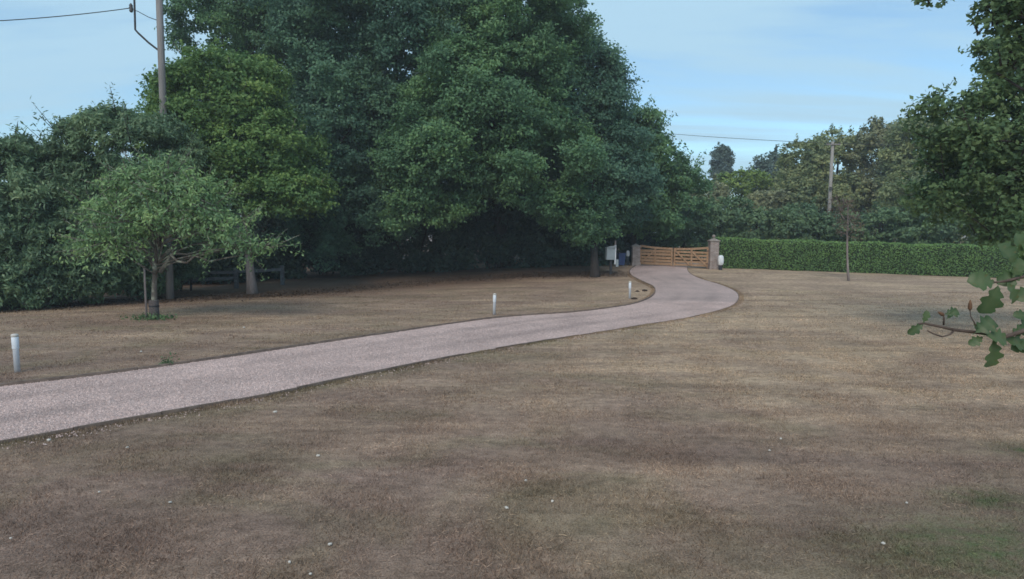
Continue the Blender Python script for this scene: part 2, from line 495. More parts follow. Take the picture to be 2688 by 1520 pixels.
M['wire'] = noise_mat('wire', (0.03, 0.032, 0.036), (0.07, 0.07, 0.075), 5, 0.7, bump=0)
M['porcelain'] = noise_mat('insulator_glaze', (0.05, 0.05, 0.055), (0.10, 0.095, 0.09), 5, 0.3)
M['flint'] = noise_mat('flint', (0.46, 0.42, 0.37), (0.74, 0.69, 0.62), 25, 0.8)
M['soil'] = noise_mat('soil', (0.03, 0.022, 0.018), (0.08, 0.055, 0.042), 20, 1.0)
M['guard'] = noise_mat('tree_guard', (0.06, 0.05, 0.05), (0.17, 0.145, 0.14), 30, 0.9, (1,1,1), 0.5)
M['road'] = noise_mat('road_dust', (0.30, 0.25, 0.21), (0.42, 0.36, 0.30), 2, 0.95)
M['litter'] = leaf_mat('leaf_litter', (0.055, 0.038, 0.028), (0.095, 0.066, 0.048), (0.155, 0.112, 0.080), 0.1)
# foliage
M['lf_dark'] = leaf_mat('foliage_dark', (0.058, 0.115, 0.084), (0.090, 0.173, 0.116), (0.130, 0.231, 0.127), 0.36)
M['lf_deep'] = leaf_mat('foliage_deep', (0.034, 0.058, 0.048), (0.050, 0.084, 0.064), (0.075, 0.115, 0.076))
M['lf_mid'] = leaf_mat('foliage_mid', (0.072, 0.139, 0.078), (0.108, 0.201, 0.099), (0.163, 0.270, 0.106), 0.36)
M['lf_yellow'] = leaf_mat('foliage_yellow', (0.075, 0.142, 0.056), (0.129, 0.215, 0.069), (0.206, 0.296, 0.085), 0.34)
M['lf_cherry'] = leaf_mat('foliage_cherry', (0.115, 0.191, 0.094), (0.173, 0.279, 0.124), (0.267, 0.381, 0.144), 0.34, 0.45, 0.35)
M['lf_willow'] = leaf_mat('foliage_willow', (0.082, 0.132, 0.084), (0.127, 0.200, 0.108), (0.205, 0.282, 0.143), 0.3, 0.45, 0.35)
M['lf_olive'] = leaf_mat('foliage_olive', (0.131, 0.170, 0.093), (0.204, 0.244, 0.119), (0.314, 0.330, 0.154), 0.34)
M['lf_russet'] = leaf_mat('foliage_russet', (0.151, 0.164, 0.106), (0.225, 0.243, 0.138), (0.321, 0.320, 0.173), 0.34)
M['lf_redbrown'] = leaf_mat('foliage_red_brown', (0.085, 0.060, 0.050), (0.140, 0.100, 0.078), (0.196, 0.150, 0.100))
M['lf_lime'] = leaf_mat('foliage_lime', (0.094, 0.154, 0.037), (0.154, 0.226, 0.053), (0.220, 0.292, 0.072))
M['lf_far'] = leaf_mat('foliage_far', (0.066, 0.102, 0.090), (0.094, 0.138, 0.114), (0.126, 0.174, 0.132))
M['lf_hedge'] = leaf_mat('foliage_hedge', (0.083, 0.150, 0.054), (0.128, 0.223, 0.072), (0.194, 0.307, 0.095), 0.25)
M['lf_shrub'] = leaf_mat('foliage_shrub', (0.078, 0.128, 0.075), (0.115, 0.186, 0.099), (0.172, 0.249, 0.114), 0.34)
M['lf_weed'] = leaf_mat('foliage_weed', (0.065, 0.115, 0.055), (0.095, 0.160, 0.070), (0.135, 0.205, 0.090))
M['lf_oak'] = leaf_mat('foliage_oak', (0.072, 0.118, 0.058), (0.109, 0.170, 0.073), (0.163, 0.223, 0.091), 0.3)
M['lf_near'] = leaf_mat('foliage_near', (0.040, 0.078, 0.034), (0.060, 0.110, 0.044), (0.090, 0.150, 0.058), 0.3, 0.6, 0.2)
def near_mat():
    m = leaf_mat('foliage_near_veined', (0.036, 0.072, 0.027), (0.056, 0.100, 0.037), (0.086, 0.135, 0.050), 0.35, 0.42, 0.4)
    n, l = m.node_tree.nodes, m.node_tree.links
    cr = [q for q in n if q.type == 'VALTORGB'][0]
    tc = n.new('ShaderNodeTexCoord'); no = n.new('ShaderNodeTexNoise'); no.inputs['Scale'].default_value = 55.0; no.inputs['Detail'].default_value = 6
    l.new(tc.outputs['Object'], no.inputs['Vector'])
    mr = n.new('ShaderNodeMapRange'); mr.inputs['From Min'].default_value = 0.58; mr.inputs['From Max'].default_value = 0.72; l.new(no.outputs['Fac'], mr.inputs['Value'])
    mx = n.new('ShaderNodeMix'); mx.data_type = 'RGBA'; mx.inputs['B'].default_value = (0.17, 0.13, 0.05, 1); l.new(mr.outputs[0], mx.inputs['Factor']); l.new(cr.outputs[0], mx.inputs['A'])
    at = n.new('ShaderNodeAttribute'); at.attribute_name = 'rib'
    rb = n.new('ShaderNodeMix'); rb.data_type = 'RGBA'; rb.inputs['B'].default_value = (0.12, 0.165, 0.075, 1); l.new(at.outputs['Fac'], rb.inputs['Factor']); l.new(mx.outputs['Result'], rb.inputs['A'])
    for q in n:
        if q.type == 'BSDF_PRINCIPLED': l.new(rb.outputs['Result'], q.inputs['Base Color'])
        if q.type == 'BSDF_TRANSLUCENT': l.new(rb.outputs['Result'], q.inputs['Color'])
    return m
M['lf_near'] = near_mat()
M['twig'] = noise_mat('twig_bark', (0.06, 0.042, 0.035), (0.14, 0.10, 0.08), 30, 0.8)
M['bud'] = noise_mat('brown_bud', (0.10, 0.05, 0.03), (0.20, 0.11, 0.06), 30, 0.8)
M['hedge_core'] = noise_mat('hedge_core', (0.012, 0.02, 0.010), (0.03, 0.045, 0.018), 6, 1.0)

# ------------------------------------------------------------------ the drive's outline
RIGHT_PX = [(-420,1242),(-200,1202),(0,1166),(350,1103),(700,1040),(1000,976),(1250,926),(1500,884),(1700,852),(1800,836),(1888,815),(1927,799),(1938,780),(1927,764),(1888,747),(1840,733),(1812,719),(1804,708),(1804,699)]
LEFT_PX = [(-420,1078),(-200,1050),(0,1022),(200,998),(400,971),(570,946),(800,910),(1000,880),(1300,837),(1500,822),(1600,810),(1660,800),(1705,784),(1720,768),(1714,753),(1680,737),(1656,722),(1655,709),(1672,698)]
def spline(pts, n):
    pts = np.array(pts)
    t = np.concatenate([[0], np.cumsum(np.linalg.norm(np.diff(pts, axis=0), axis=1) ** 0.5)])
    out = []
    for u in np.linspace(0, t[-1], n * 6):
        i = min(max(np.searchsorted(t, u) - 1, 0), len(pts) - 2)
        p0 = pts[max(i-1, 0)]; p1 = pts[i]; p2 = pts[i+1]; p3 = pts[min(i+2, len(pts)-1)]
        k = (u - t[i]) / (t[i+1] - t[i])
        out.append(0.5 * ((2*p1) + (-p0+p2)*k + (2*p0-5*p1+4*p2-p3)*k*k + (-p0+3*p1-3*p2+p3)*k**3))
    out = np.array(out)
    s = np.concatenate([[0], np.cumsum(np.linalg.norm(np.diff(out, axis=0), axis=1))])
    u = np.linspace(0, s[-1], n)
    return np.stack([np.interp(u, s, out[:, j]) for j in range(out.shape[1])], 1)

R_pts = np.array([gp(*p)[:2] for p in RIGHT_PX])
L_pts = np.array([gp(*p)[:2] for p in LEFT_PX])
NE = 160
R_edge = spline(R_pts, NE)
L_edge = spline(L_pts, NE)
DRIVE_POLY = np.vstack([R_edge, L_edge[::-1]])

def in_poly(x, y, poly):
    inside = np.zeros(len(x), bool)
    j = len(poly) - 1
    for i in range(len(poly)):
        xi, yi = poly[i]; xj, yj = poly[j]
        if yi != yj:
            cond = ((yi > y) != (yj > y)) & (x < (xj - xi) * (y - yi) / (yj - yi) + xi)
            inside ^= cond
        j = i
    return inside

def dist_poly(x, y, line):
    d = np.full(len(x), 1e9)
    for i in range(0, len(line) - 1, 2):
        a = line[i]; b = line[min(i+2, len(line)-1)]
        ab = b - a; L2 = (ab ** 2).sum() + 1e-9
        t = np.clip(((x - a[0]) * ab[0] + (y - a[1]) * ab[1]) / L2, 0, 1)
        d = np.minimum(d, np.hypot(x - a[0] - ab[0]*t, y - a[1] - ab[1]*t))
    return d

HEDGE_FOOT = np.array([[-30, 21.5], [-20, 23.2], [-17.5, 26], [-14.5, 28.6], [-11, 30.5], [-4, 36], [2, 37.5], [6, 37]])
GREEN_SPOTS = [(*gp(2620, 1440)[:2], 0.9), (*gp(2590, 1310)[:2], 0.4), (*gp(2690, 1180)[:2], 0.35)]
def zones(x, y):
    """colour zones of the lawn: r moist strip by the drive, g bleached middle, b leaf-strewn foot of the trees, a (inverted) green corner"""
    x = np.asarray(x, float); y = np.asarray(y, float)
    dr = dist_poly(x, y, R_edge)
    moist = np.exp(-(dr / (0.55 + 0.25 * np.sin(x * 0.9 + 2 * np.sin(y * 0.7)))) ** 2) * (0.5 + 0.3 * np.sin(x * 1.7 + 0.6) + 0.2 * np.sin(y * 2.9 + x)) * (1 - 0.75 * sstep(12, 22, y))
    bleached = sstep(7.5, 14, y + 0.35 * x) * (1 - 0.25 * sstep(20, 30, y)) * sstep(-6, 5, x - 0.12 * y)
    left = sstep(-2, -9, x)
    bleached = np.maximum(bleached * (0.9 - 0.2 * left), 0.30 * sstep(10, 18, y))
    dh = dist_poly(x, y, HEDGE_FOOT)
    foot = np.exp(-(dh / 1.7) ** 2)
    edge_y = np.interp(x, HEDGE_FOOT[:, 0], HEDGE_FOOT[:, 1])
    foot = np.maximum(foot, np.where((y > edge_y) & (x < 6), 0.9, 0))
    gsp = np.zeros_like(x)
    for (a, b, r) in GREEN_SPOTS: gsp = np.maximum(gsp, np.exp(-(((x - a) / (r*1.3)) ** 2 + ((y - b) / (r*0.7)) ** 2)))
    return np.stack([np.clip(moist, 0, 1), np.clip(bleached, 0, 1), np.clip(foot, 0, 1), 1 - np.clip(gsp, 0, 1) * 0.85], 1)

# ------------------------------------------------------------------ lawn (one sheet to the horizon)
xs = np.unique(np.concatenate([np.linspace(-900, -60, 15), np.linspace(-60, -24, 37), np.linspace(-24, 40, 257), np.linspace(40, 80, 41), np.linspace(80, 900, 15)]))
ys = np.unique(np.concatenate([np.linspace(-60, 0, 13), np.linspace(0, 46, 185), np.linspace(46, 100, 37), np.linspace(100, 1800, 18)]))
gx, gy = np.meshgrid(xs, ys)
gz = g(gx.ravel(), gy.ravel())
vx, vy = gx.ravel(), gy.ravel()
gz = gz + 0.012 * np.sin(vx * 3.1 + vy * 1.7) * np.sin(vy * 2.3 - vx) * (vy < 46)
ind = in_poly(vx, vy, DRIVE_POLY)
gz = np.where(ind, gz - 0.06, gz)
nx, ny = len(xs), len(ys)
ii = (np.arange(ny - 1)[:, None] * nx + np.arange(nx - 1)[None, :]).ravel()
faces = np.stack([ii, ii + 1, ii + nx + 1, ii + nx], 1)
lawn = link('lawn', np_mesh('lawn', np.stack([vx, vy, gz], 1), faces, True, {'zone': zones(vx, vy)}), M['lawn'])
tag(lawn, 'dry brown mown lawn sloping gently to the trees', 'lawn', kind='structure')

# ------------------------------------------------------------------ gravel drive
ACR = 24
def lift(y): return 0.05 - 0.028 * sstep(9, 16, y)
def track(t, s):
    return (0.75 * np.exp(-((t - .30) / .07) ** 2) + 0.75 * np.exp(-((t - .70) / .07) ** 2) + 0.35 * np.exp(-((t - .5) / .05) ** 2)) * (0.6 + 0.4 * np.sin(s * 23 + 2 * np.sin(s * 9)))
dv = []; dtrack = []
for k in range(ACR + 1):
    t = k / ACR
    q = R_edge * (1 - t) + L_edge * t
    crown = lift(q[:, 1]) + 0.02 * math.sin(math.pi * t) - 0.012 * (math.exp(-((t - .28) / .09) ** 2) + math.exp(-((t - .72) / .09) ** 2))
    dv.append(np.column_stack([q, g(q[:, 0], q[:, 1]) + crown])); dtrack.append(track(np.full(NE, t), np.linspace(0, 1, NE)))
dv = np.vstack(dv)
df = []
for k in range(ACR):
    for i in range(NE - 1):
        df.append((k*NE+i, k*NE+i+1, (k+1)*NE+i+1, (k+1)*NE+i))
drive = link('driveway', np_mesh('driveway', dv, np.array(df), True, {'track': np.repeat(np.concatenate(dtrack)[:, None], 3, 1)}), M['gravel'])
tag(drive, 'pale pinkish gravel driveway curving across the lawn to the gate', 'driveway', kind='structure')

# loose stones on the drive
def scatter_drive(n):
    s = RNG.random(n) ** 1.5; t = RNG.random(n)
    sp_ = RNG.random(n) < 0.035; t = np.where(sp_, np.where(RNG.random(n) < .5, -0.015 - np.abs(RNG.normal(0, .035, n)), 1.015 + np.abs(RNG.normal(0, .03, n))), t)
    s = s * 0.62
    idx = s * (NE - 1)
    i = idx.astype(int); fr = (idx - i)[:, None]
    r = R_edge[i] * (1-fr) + R_edge[i+1] * fr; l_ = L_edge[i] * (1-fr) + L_edge[i+1] * fr
    q = r * (1 - t[:, None]) + l_ * t[:, None]
    crown = lift(q[:, 1]) + 0.02 * np.sin(np.pi * t) - 0.012 * (np.exp(-((t - .28) / .09) ** 2) + np.exp(-((t - .72) / .09) ** 2))
    crown = np.where(sp_, 0.004, crown)
    return np.column_stack([q, g(q[:, 0], q[:, 1]) + crown]), np.where(sp_, 0, track(t, s))
NP = 95000
pc, ptrack = scatter_drive(NP)
keepp = RNG.random(NP) > ptrack * 0.5
pc = pc[keepp]; ptrack = ptrack[keepp]; NP = len(pc)
sz = 0.008 + 0.011 * RNG.random(NP) ** 2
ang = RNG.random(NP) * 6.283
vv = np.zeros((NP, 5, 3), np.float32)
for k in range(4):
    a = ang + k * math.pi / 2 + RNG.normal(0, 0.25, NP)
    rr = sz * (0.8 + 0.5 * RNG.random(NP))
    vv[:, k, 0] = pc[:, 0] + np.cos(a) * rr; vv[:, k, 1] = pc[:, 1] + np.sin(a) * rr; vv[:, k, 2] = pc[:, 2] - 0.003
vv[:, 4] = pc + np.column_stack([RNG.normal(0, .003, NP), RNG.normal(0, .003, NP), sz * 0.9])
b0 = np.arange(NP)[:, None] * 5
ff = np.concatenate([np.hstack([b0 + k, b0 + (k+1) % 4, b0 + 4]) for k in range(4)])
tint = np.repeat(RNG.random((NP, 1, 3)), 5, axis=1).reshape(-1, 3)
o = link('gravel', np_mesh('gravel', vv.reshape(-1, 3), ff, False, {'tint': tint, 'track': np.repeat(ptrack, 5)[:, None].repeat(3, 1)}), M['pebble'])
tag(o, 'loose pinkish gravel stones covering the driveway', 'gravel', kind='stuff')

# edging boards along both sides
def edging(name, label, line, n_skip, top, bottom, thick, out_sign):
    root = tag(empty(name, (0, 0, 0)), label, 'edging', kind='structure')
    seg = 4
    for i in range(n_skip, NE - 1 - seg, seg):
        mb = MB()
        pts = line[i:i + seg + 1]
        vs = []; fs = []
        jt = random.uniform(-0.012, 0.012)
        for k, p in enumerate(pts):
            d = line[min(i+k+1, NE-1)] - line[max(i+k-1, 0)]; d = d / (np.linalg.norm(d) + 1e-9)
            nrm = np.array([d[1], -d[0]]) * out_sign
            z = float(g(p[0], p[1])) + (float(lift(p[1])) - 0.05)
            off = random.uniform(-0.008, 0.008)
            sh = d * (0.004 if k == 0 else (-0.004 if k == seg else 0))
            for (w, zz) in ((0, bottom), (thick, bottom), (thick, top + jt), (0, top + jt)):
                q = p + sh + nrm * (w + off)
                vs.append((q[0], q[1], z + zz))
        for k in range(seg):
            for j in range(4):
                fs.append((k*4+j, k*4+(j+1) % 4, (k+1)*4+(j+1) % 4, (k+1)*4+j))
        fs.append((3,2,1,0)); fs.append((seg*4, seg*4+1, seg*4+2, seg*4+3))
        mb.add(vs, fs)
        mb.build('board', M['edge_wood'], root)
edging('near_edging', 'weathered timber edging along the near side of the gravel drive', R_edge, 0, 0.060, -0.12, 0.03, 1)
edging('far_edging', 'weathered timber edging along the far side of the gravel drive', L_edge, 0, 0.105, -0.12, 0.04, -1)

# road beyond the gate
rd = []
pa = on_ground(1676, 41.0); pb = on_ground(1856, 41.0)
for k, (ex, yy) in enumerate(((0.0, 40.5), (0.2, 43.5), (1.0, 46.0), (5.0, 47.2))):
    for xx in (pa[0] - ex, pb[0] + ex):
        rd.append((xx, yy, float(g(xx, yy)) + 0.03))
me = np_mesh('lane', np.array(rd), np.array([(0,1,3,2),(2,3,5,4),(4,5,7,6)]))
tag(link('lane', me, M['road']), 'dusty pale lane just beyond the wooden gate', 'road', kind='structure')

# ------------------------------------------------------------------ grass blades
def blades(n, x0, x1, y0, y1, h, w, spread=0.0):
    y = y0 + (y1 - y0) * RNG.random(n)
    half = 0.86 * y + 2.5
    x = (RNG.random(n) * 2 - 1) * half
    keep = (x > x0) & (x < x1) & ~in_poly(x, y, DRIVE_POLY)
    x = x[keep]; y = y[keep]
    # thin out in worn patches
    wear = np.sin(x * 1.9 + 2 * np.sin(y * 1.1)) * np.sin(y * 2.3 + 1.5 * np.sin(x * 0.9))
    keep = RNG.random(len(x)) < 0.70 + 0.35 * wear
    x = x[keep]; y = y[keep]
    n = len(x)
    z = g(x, y)
    a = RNG.random(n) * 6.283
    hh = h * (0.45 + 0.9 * RNG.random(n) ** 1.5); ww = w * (0.6 + 0.8 * RNG.random(n))
    lean = RNG.random((n, 2)) - 0.5
    v = np.zeros((n, 3, 3))
    v[:, 0] = np.column_stack([x - np.cos(a) * ww, y - np.sin(a) * ww, z - 0.006])
    v[:, 1] = np.column_stack([x + np.cos(a) * ww, y + np.sin(a) * ww, z - 0.006])
    v[:, 2] = np.column_stack([x + lean[:, 0] * hh * 2.6, y + lean[:, 1] * hh * 2.6, z + hh])
    tint = np.repeat(RNG.random((n, 1, 3)), 3, axis=1)
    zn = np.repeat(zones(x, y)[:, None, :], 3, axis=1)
    return v.reshape(-1, 3), tint.reshape(-1, 3), zn.reshape(-1, 4)
parts = [blades(300000, -60, 60, 3.2, 9.0, 0.031, 0.0036),
         blades(210000, -60, 60, 9.0, 16.0, 0.030, 0.006),
         blades(150000, -60, 60, 16.0, 31.0, 0.036, 0.011)]
def straw(n, y0, y1, ln, w):
    y = y0 + (y1 - y0) * RNG.random(n); x = (RNG.random(n) * 2 - 1) * (0.86 * y + 2.0)
    cl = np.sin(x * 2.6 + 3 * np.sin(y * 1.7)) * np.sin(y * 3.1 + 2 * np.sin(x * 1.3)) + 0.5 * np.sin(x * 7 + y * 5)
    k = (~in_poly(x, y, DRIVE_POLY)) & (RNG.random(n) < 0.35 + 0.5 * cl); x = x[k]; y = y[k]; n = len(x)
    z = g(x, y); a = RNG.random(n) * 6.283; L_ = ln * (.4 + RNG.random(n)); b_ = a + 1.57
    v = np.zeros((n, 3, 3))
    v[:, 0] = np.column_stack([x + np.cos(b_) * w, y + np.sin(b_) * w, z + .012 + .008 * RNG.random(n)])
    v[:, 1] = np.column_stack([x - np.cos(b_) * w, y - np.sin(b_) * w, z + .012 + .008 * RNG.random(n)])
    v[:, 2] = np.column_stack([x + np.cos(a) * L_, y + np.sin(a) * L_, z + .008 + .03 * RNG.random(n)])
    t_ = np.repeat(0.7 + .75 * RNG.random((n, 1, 3)), 3, 1).reshape(-1, 3)
    return v.reshape(-1, 3), t_, np.repeat(zones(x, y)[:, None, :], 3, 1).reshape(-1, 4)
parts += [straw(42000, 3.2, 9, .05, .0022), straw(30000, 9, 17, .07, .004)]
gv = np.vstack([p[0] for p in parts]); gt = np.vstack([p[1] for p in parts]); gzn = np.vstack([p[2] for p in parts])
me = np_mesh('grass', gv, np.arange(len(gv)).reshape(-1, 3), False, {'tint': gt, 'zone': gzn})
tag(link('grass', me, M['blades']), 'short dry grass blades covering the lawn', 'grass', kind='stuff')

# shaggier fringe along the drive edges
def fringe(line, sign, n, lo, hi, h):
    i = RNG.integers(0, int(NE * 0.86), n); fr = RNG.random(n)[:, None]
    p = line[i] * (1-fr) + line[i+1] * fr
    d = line[i+1] - line[i]; d /= np.linalg.norm(d, axis=1)[:, None] + 1e-9
    nr = np.column_stack([d[:, 1], -d[:, 0]]) * sign
    q = p + nr * (lo + (hi - lo) * RNG.random(n)[:, None] ** 1.6)
    clump = np.sin(i * 0.9 + np.sin(i * 2.3) * 2) * 0.5 + 0.5
    z = g(q[:, 0], q[:, 1])
    a = RNG.random(n) * 6.283; hh = h * (0.3 + 0.9 * RNG.random(n)) * (0.45 + 0.8 * clump); ww = 0.006
    v = np.zeros((n, 3, 3))
    v[:, 0] = np.column_stack([q[:, 0] - np.cos(a)*ww, q[:, 1] - np.sin(a)*ww, z - .01])
    v[:, 1] = np.column_stack([q[:, 0] + np.cos(a)*ww, q[:, 1] + np.sin(a)*ww, z - .01])
    v[:, 2] = np.column_stack([q[:, 0] + RNG.normal(0, .4, n)*hh, q[:, 1] + RNG.normal(0, .4, n)*hh, z + hh])
    return v.reshape(-1, 3), np.repeat(RNG.random((n, 1, 3)), 3, 1).reshape(-1, 3), np.repeat(zones(q[:, 0], q[:, 1])[:, None, :], 3, 1).reshape(-1, 4)
fa = fringe(R_edge, 1, 26000, 0.035, 0.26, 0.05); fb = fringe(L_edge, -1, 26000, 0.05, 0.22, 0.09)
gv = np.vstack([fa[0], fb[0]]); me = np_mesh('edge_grass', gv, np.arange(len(gv)).reshape(-1, 3), False, {'tint': np.vstack([fa[1], fb[1]]), 'zone': np.vstack([fa[2], fb[2]])})
tag(link('edge_grass', me, M['blades']), 'longer dry grass growing along both drive edges', 'grass', kind='stuff')

# ------------------------------------------------------------------ foliage generator
def unit(v): return v / (np.linalg.norm(v, axis=-1, keepdims=True) + 1e-9)

def leaves_mesh(pos, out, L, W, tint, droop=0.3, upb=0.55, rnd=0.75):
    n = len(pos)
    nrm = unit(out * 0.55 + np.array([0, 0, upb]) + RNG.normal(0, rnd, (n, 3)))
    ax = RNG.normal(0, 1, (n, 3)) + out * 0.6 + np.array([0, 0, -droop])
    ax = unit(ax - nrm * (ax * nrm).sum(1, keepdims=True))
    sd = np.cross(nrm, ax)
    ls = L * (0.65 + 0.7 * RNG.random(n))[:, None]; ws = W * (0.65 + 0.7 * RNG.random(n))[:, None]
    v = np.zeros((n, 4, 3), np.float32)
    v[:, 0] = pos - ax * ls * 0.5
    v[:, 1] = pos + sd * ws * 0.5 + ax * ls * 0.06
    v[:, 2] = pos + ax * ls * 0.5 - nrm * ls * 0.10
    v[:, 3] = pos - sd * ws * 0.5 + ax * ls * 0.06
    return v.reshape(-1, 3), np.repeat(tint[:, None, :], 4, 1).reshape(-1, 3)

def crown_points(blobs, nleaf, rc, tufts=14, inner=0.28, under=0.55, front=0.55, cf=1.25, rmin=0.80):
    """leaf positions: blobs -> branch clusters -> tufts -> leaves"""
    blobs = [(np.array(c, float), np.array(r, float)) for c, r in blobs]
    area = np.array([((r[0]*r[1])**1.6 + (r[0]*r[2])**1.6 + (r[1]*r[2])**1.6) ** (1/1.6) for _, r in blobs])
    tot = area.sum() * 4 * math.pi / 3 ** (1/1.6)
    ncl = max(6, int(tot / (math.pi * rc * rc) * cf))
    cl = []; od = []
    wgt = area / area.sum()
    tries = 0
    while len(cl) < ncl and tries < ncl * 12:
        tries += 1
        b = RNG.choice(len(blobs), p=wgt)
        c, r = blobs[b]
        d = unit(RNG.normal(0, 1, 3))
        if d[2] < -0.35 and RNG.random() > under: continue
        if d[1] > 0.25 and RNG.random() > front: continue
        rad = (0.45 + 0.35 * RNG.random()) if RNG.random() < inner else (rmin + (1.02 - rmin) * RNG.random())
        p = c + d * np.maximum(r - rc * 0.55, r * 0.45) * rad
        buried = False
        for j, (c2, r2) in enumerate(blobs):
            if j != b and (((p - c2) / r2) ** 2).sum() < 0.42: buried = True
        if buried and RNG.random() < 0.75: continue
        cl.append(p); od.append(d)
    cl = np.array(cl); od = np.array(od); ncl = len(cl)
    rcl = rc * (0.65 + 0.7 * RNG.random(ncl))
    gcl = RNG.random(ncl)
    nt = ncl * tufts
    ci = np.repeat(np.arange(ncl), tufts)
    td = unit(RNG.normal(0, 1, (nt, 3)) + od[ci] * 0.75 + np.array([0, 0, 0.35]))
    tp = cl[ci] + td * (rcl[ci] * (0.45 + 0.6 * RNG.random(nt)))[:, None] * np.array([1, 1, 0.72])
    trd = rcl[ci] * (0.22 + 0.16 * RNG.random(nt))
    wt = rcl[ci] ** 2; wt = wt / wt.sum()
    li = RNG.choice(nt, nleaf, p=wt)
    pos = tp[li] + RNG.normal(0, 1, (nleaf, 3)) * (trd[li] * 0.62)[:, None] * np.array([1, 1, 0.62])
    out = unit(td[li] * 0.8 + od[ci[li]] * 0.5)
    tint = np.column_stack([RNG.random(nleaf), np.clip(gcl[ci[li]] * 0.75 + RNG.random(nt)[li] * 0.25, 0, 1), RNG.random(nleaf)])
    return pos, out, tint, cl, rcl, tot

def shoots_points(blobs, n, length, per, spread=0.06, upward=0.8, down=False):
    """leafy shoots that stick out of the outline"""
    pos = []; out = []; tint = []; lines = []
    for _ in range(n):
        c, r = blobs[RNG.integers(len(blobs))]
        c = np.array(c); r = np.array(r)
        d = unit(RNG.normal(0, 1, 3)); d[2] = d[2] * 0.8 if down else abs(d[2]) * 0.9 + 0.05; d[1] -= 0.2; d = unit(d)
        p = c + d * r * (0.6 + 0.45 * RNG.random() if down else 0.93)
        dr = unit(d * 0.8 + np.array([0, 0, upward]) + RNG.normal(0, 0.25, 3))
        ln = length * (0.5 + 0.8 * RNG.random())
        t = RNG.random(per)
        q = p + dr * (t * ln)[:, None] - np.array([0, 0, 1.0]) * ((t * ln) ** 2 * (0.45 if down else 0.0))[:, None] + RNG.normal(0, spread, (per, 3))
        pos.append(q); out.append(np.repeat(dr[None], per, 0)); tint.append(np.column_stack([RNG.random(per), np.full(per, RNG.random()), RNG.random(per)]))
        lines.append((p - dr * ln * 0.5, p + dr * ln))
    return np.vstack(pos), np.vstack(out), np.vstack(tint), lines

def limb_path(p0, p1, sag=0.15, n=6):
    p0 = np.array(p0); p1 = np.array(p1)
    d = p1 - p0; L = np.linalg.norm(d)
    mid = p0 + d * 0.5 + np.array([0, 0, sag * L]) + RNG.normal(0, 0.05 * L, 3)
    t = np.linspace(0, 1, n)[:, None]
    return (1-t)**2 * p0 + 2*t*(1-t) * mid + t*t * p1

def tree(name, label, cat, base, trunk_top, tr, blobs, mat, bark, leaf=(0.22, 0.13), lai=2.2, rc=1.3, group=None, nlimbs=14,
         shoots=0, shoot_len=0.8, tufts=14, under=0.55, inner=0.28, front=0.6, droop=0.3, upb=0.55, limb_r=None, flare=1.5, crown_name='crown', rnd=0.6, stems=None, down=False, up=0.8, per=26, cf=1.25, rmin=0.8):
    base = np.array(base, float)
    root = tag(empty(name, tuple(base)), label, cat, group)
    sa = sum((((r[0]*r[1])**1.6 + (r[0]*r[2])**1.6 + (r[1]*r[2])**1.6) / 3) ** (1/1.6) * 4 * math.pi for _, r in blobs)
    la = leaf[0] * leaf[1] * 0.5
    nleaf = int(sa * lai / la)
    pos, out, tint, cl, rcl, _ = crown_points(blobs, nleaf, rc, tufts, inner, under, front, cf, rmin)
    lines = []
    if shoots:
        p2, o2, t2, lines = shoots_points(blobs, shoots, shoot_len, per, spread=0.05 + shoot_len * 0.06, upward=up, down=down)
        pos = np.vstack([pos, p2]); out = np.vstack([out, o2]); tint = np.vstack([tint, t2])
    ok = pos[:, 2] > g(pos[:, 0], pos[:, 1]) + 0.05
    pos, out, tint = pos[ok], out[ok], tint[ok]
    v, tv = leaves_mesh(pos, out, leaf[0], leaf[1], tint, droop, upb, rnd)
    me = np_mesh(crown_name, v - base.astype(np.float32), np.arange(len(v)).reshape(-1, 4), False, {'tint': tv})
    link(crown_name, me, mat, root)
    # trunk
    tt = np.array(trunk_top, float)
    if stems is None:
        mb = MB()
        pts = limb_path((0, 0, -0.15), tt - base, 0.0, 8)
        rad = [tr * (1.0 - 0.55 * k / 7) for k in range(8)]; rad[0] = tr * flare; rad[1] = max(rad[1], tr * 1.02)
        mb.tube(pts, rad, 12)
        mb.build('trunk', bark, root, smooth=True)
    else:
        for (dx, dy, top) in stems:
            mb = MB(); pts = limb_path((dx, dy, -0.1), np.array(top) - base, 0.08, 7)
            mb.tube(pts, [tr * (1 - 0.11 * k) for k in range(7)], 8); mb.build('stem', bark, root, smooth=True)
    if nlimbs:
        mb = MB()
        sel = RNG.permutation(len(cl))[:nlimbs]
        for k in sel:
            u = 0.45 + 0.55 * RNG.random()
            p0 = (tt - base) * u
            mb.tube(limb_path(p0, cl[k] - base, 0.12), np.linspace((limb_r or tr * 0.42) * (1.15 - 0.5 * u), 0.02, 6), 6)
        for (a, b) in lines:
            mb.tube([a - base, (a + b) / 2 - base, b - base], [0.02, 0.014, 0.006], 4)
        mb.build('branches', bark, root, smooth=True)['kind'] = 'stuff'
    return root

def B(px, py, Y, rx, rz, ry):
    """crown mass given where it shows: centre, depth, half sizes"""
    k = Y / F
    return (P(px, py, Y), np.array([rx * k, ry, rz * k]))

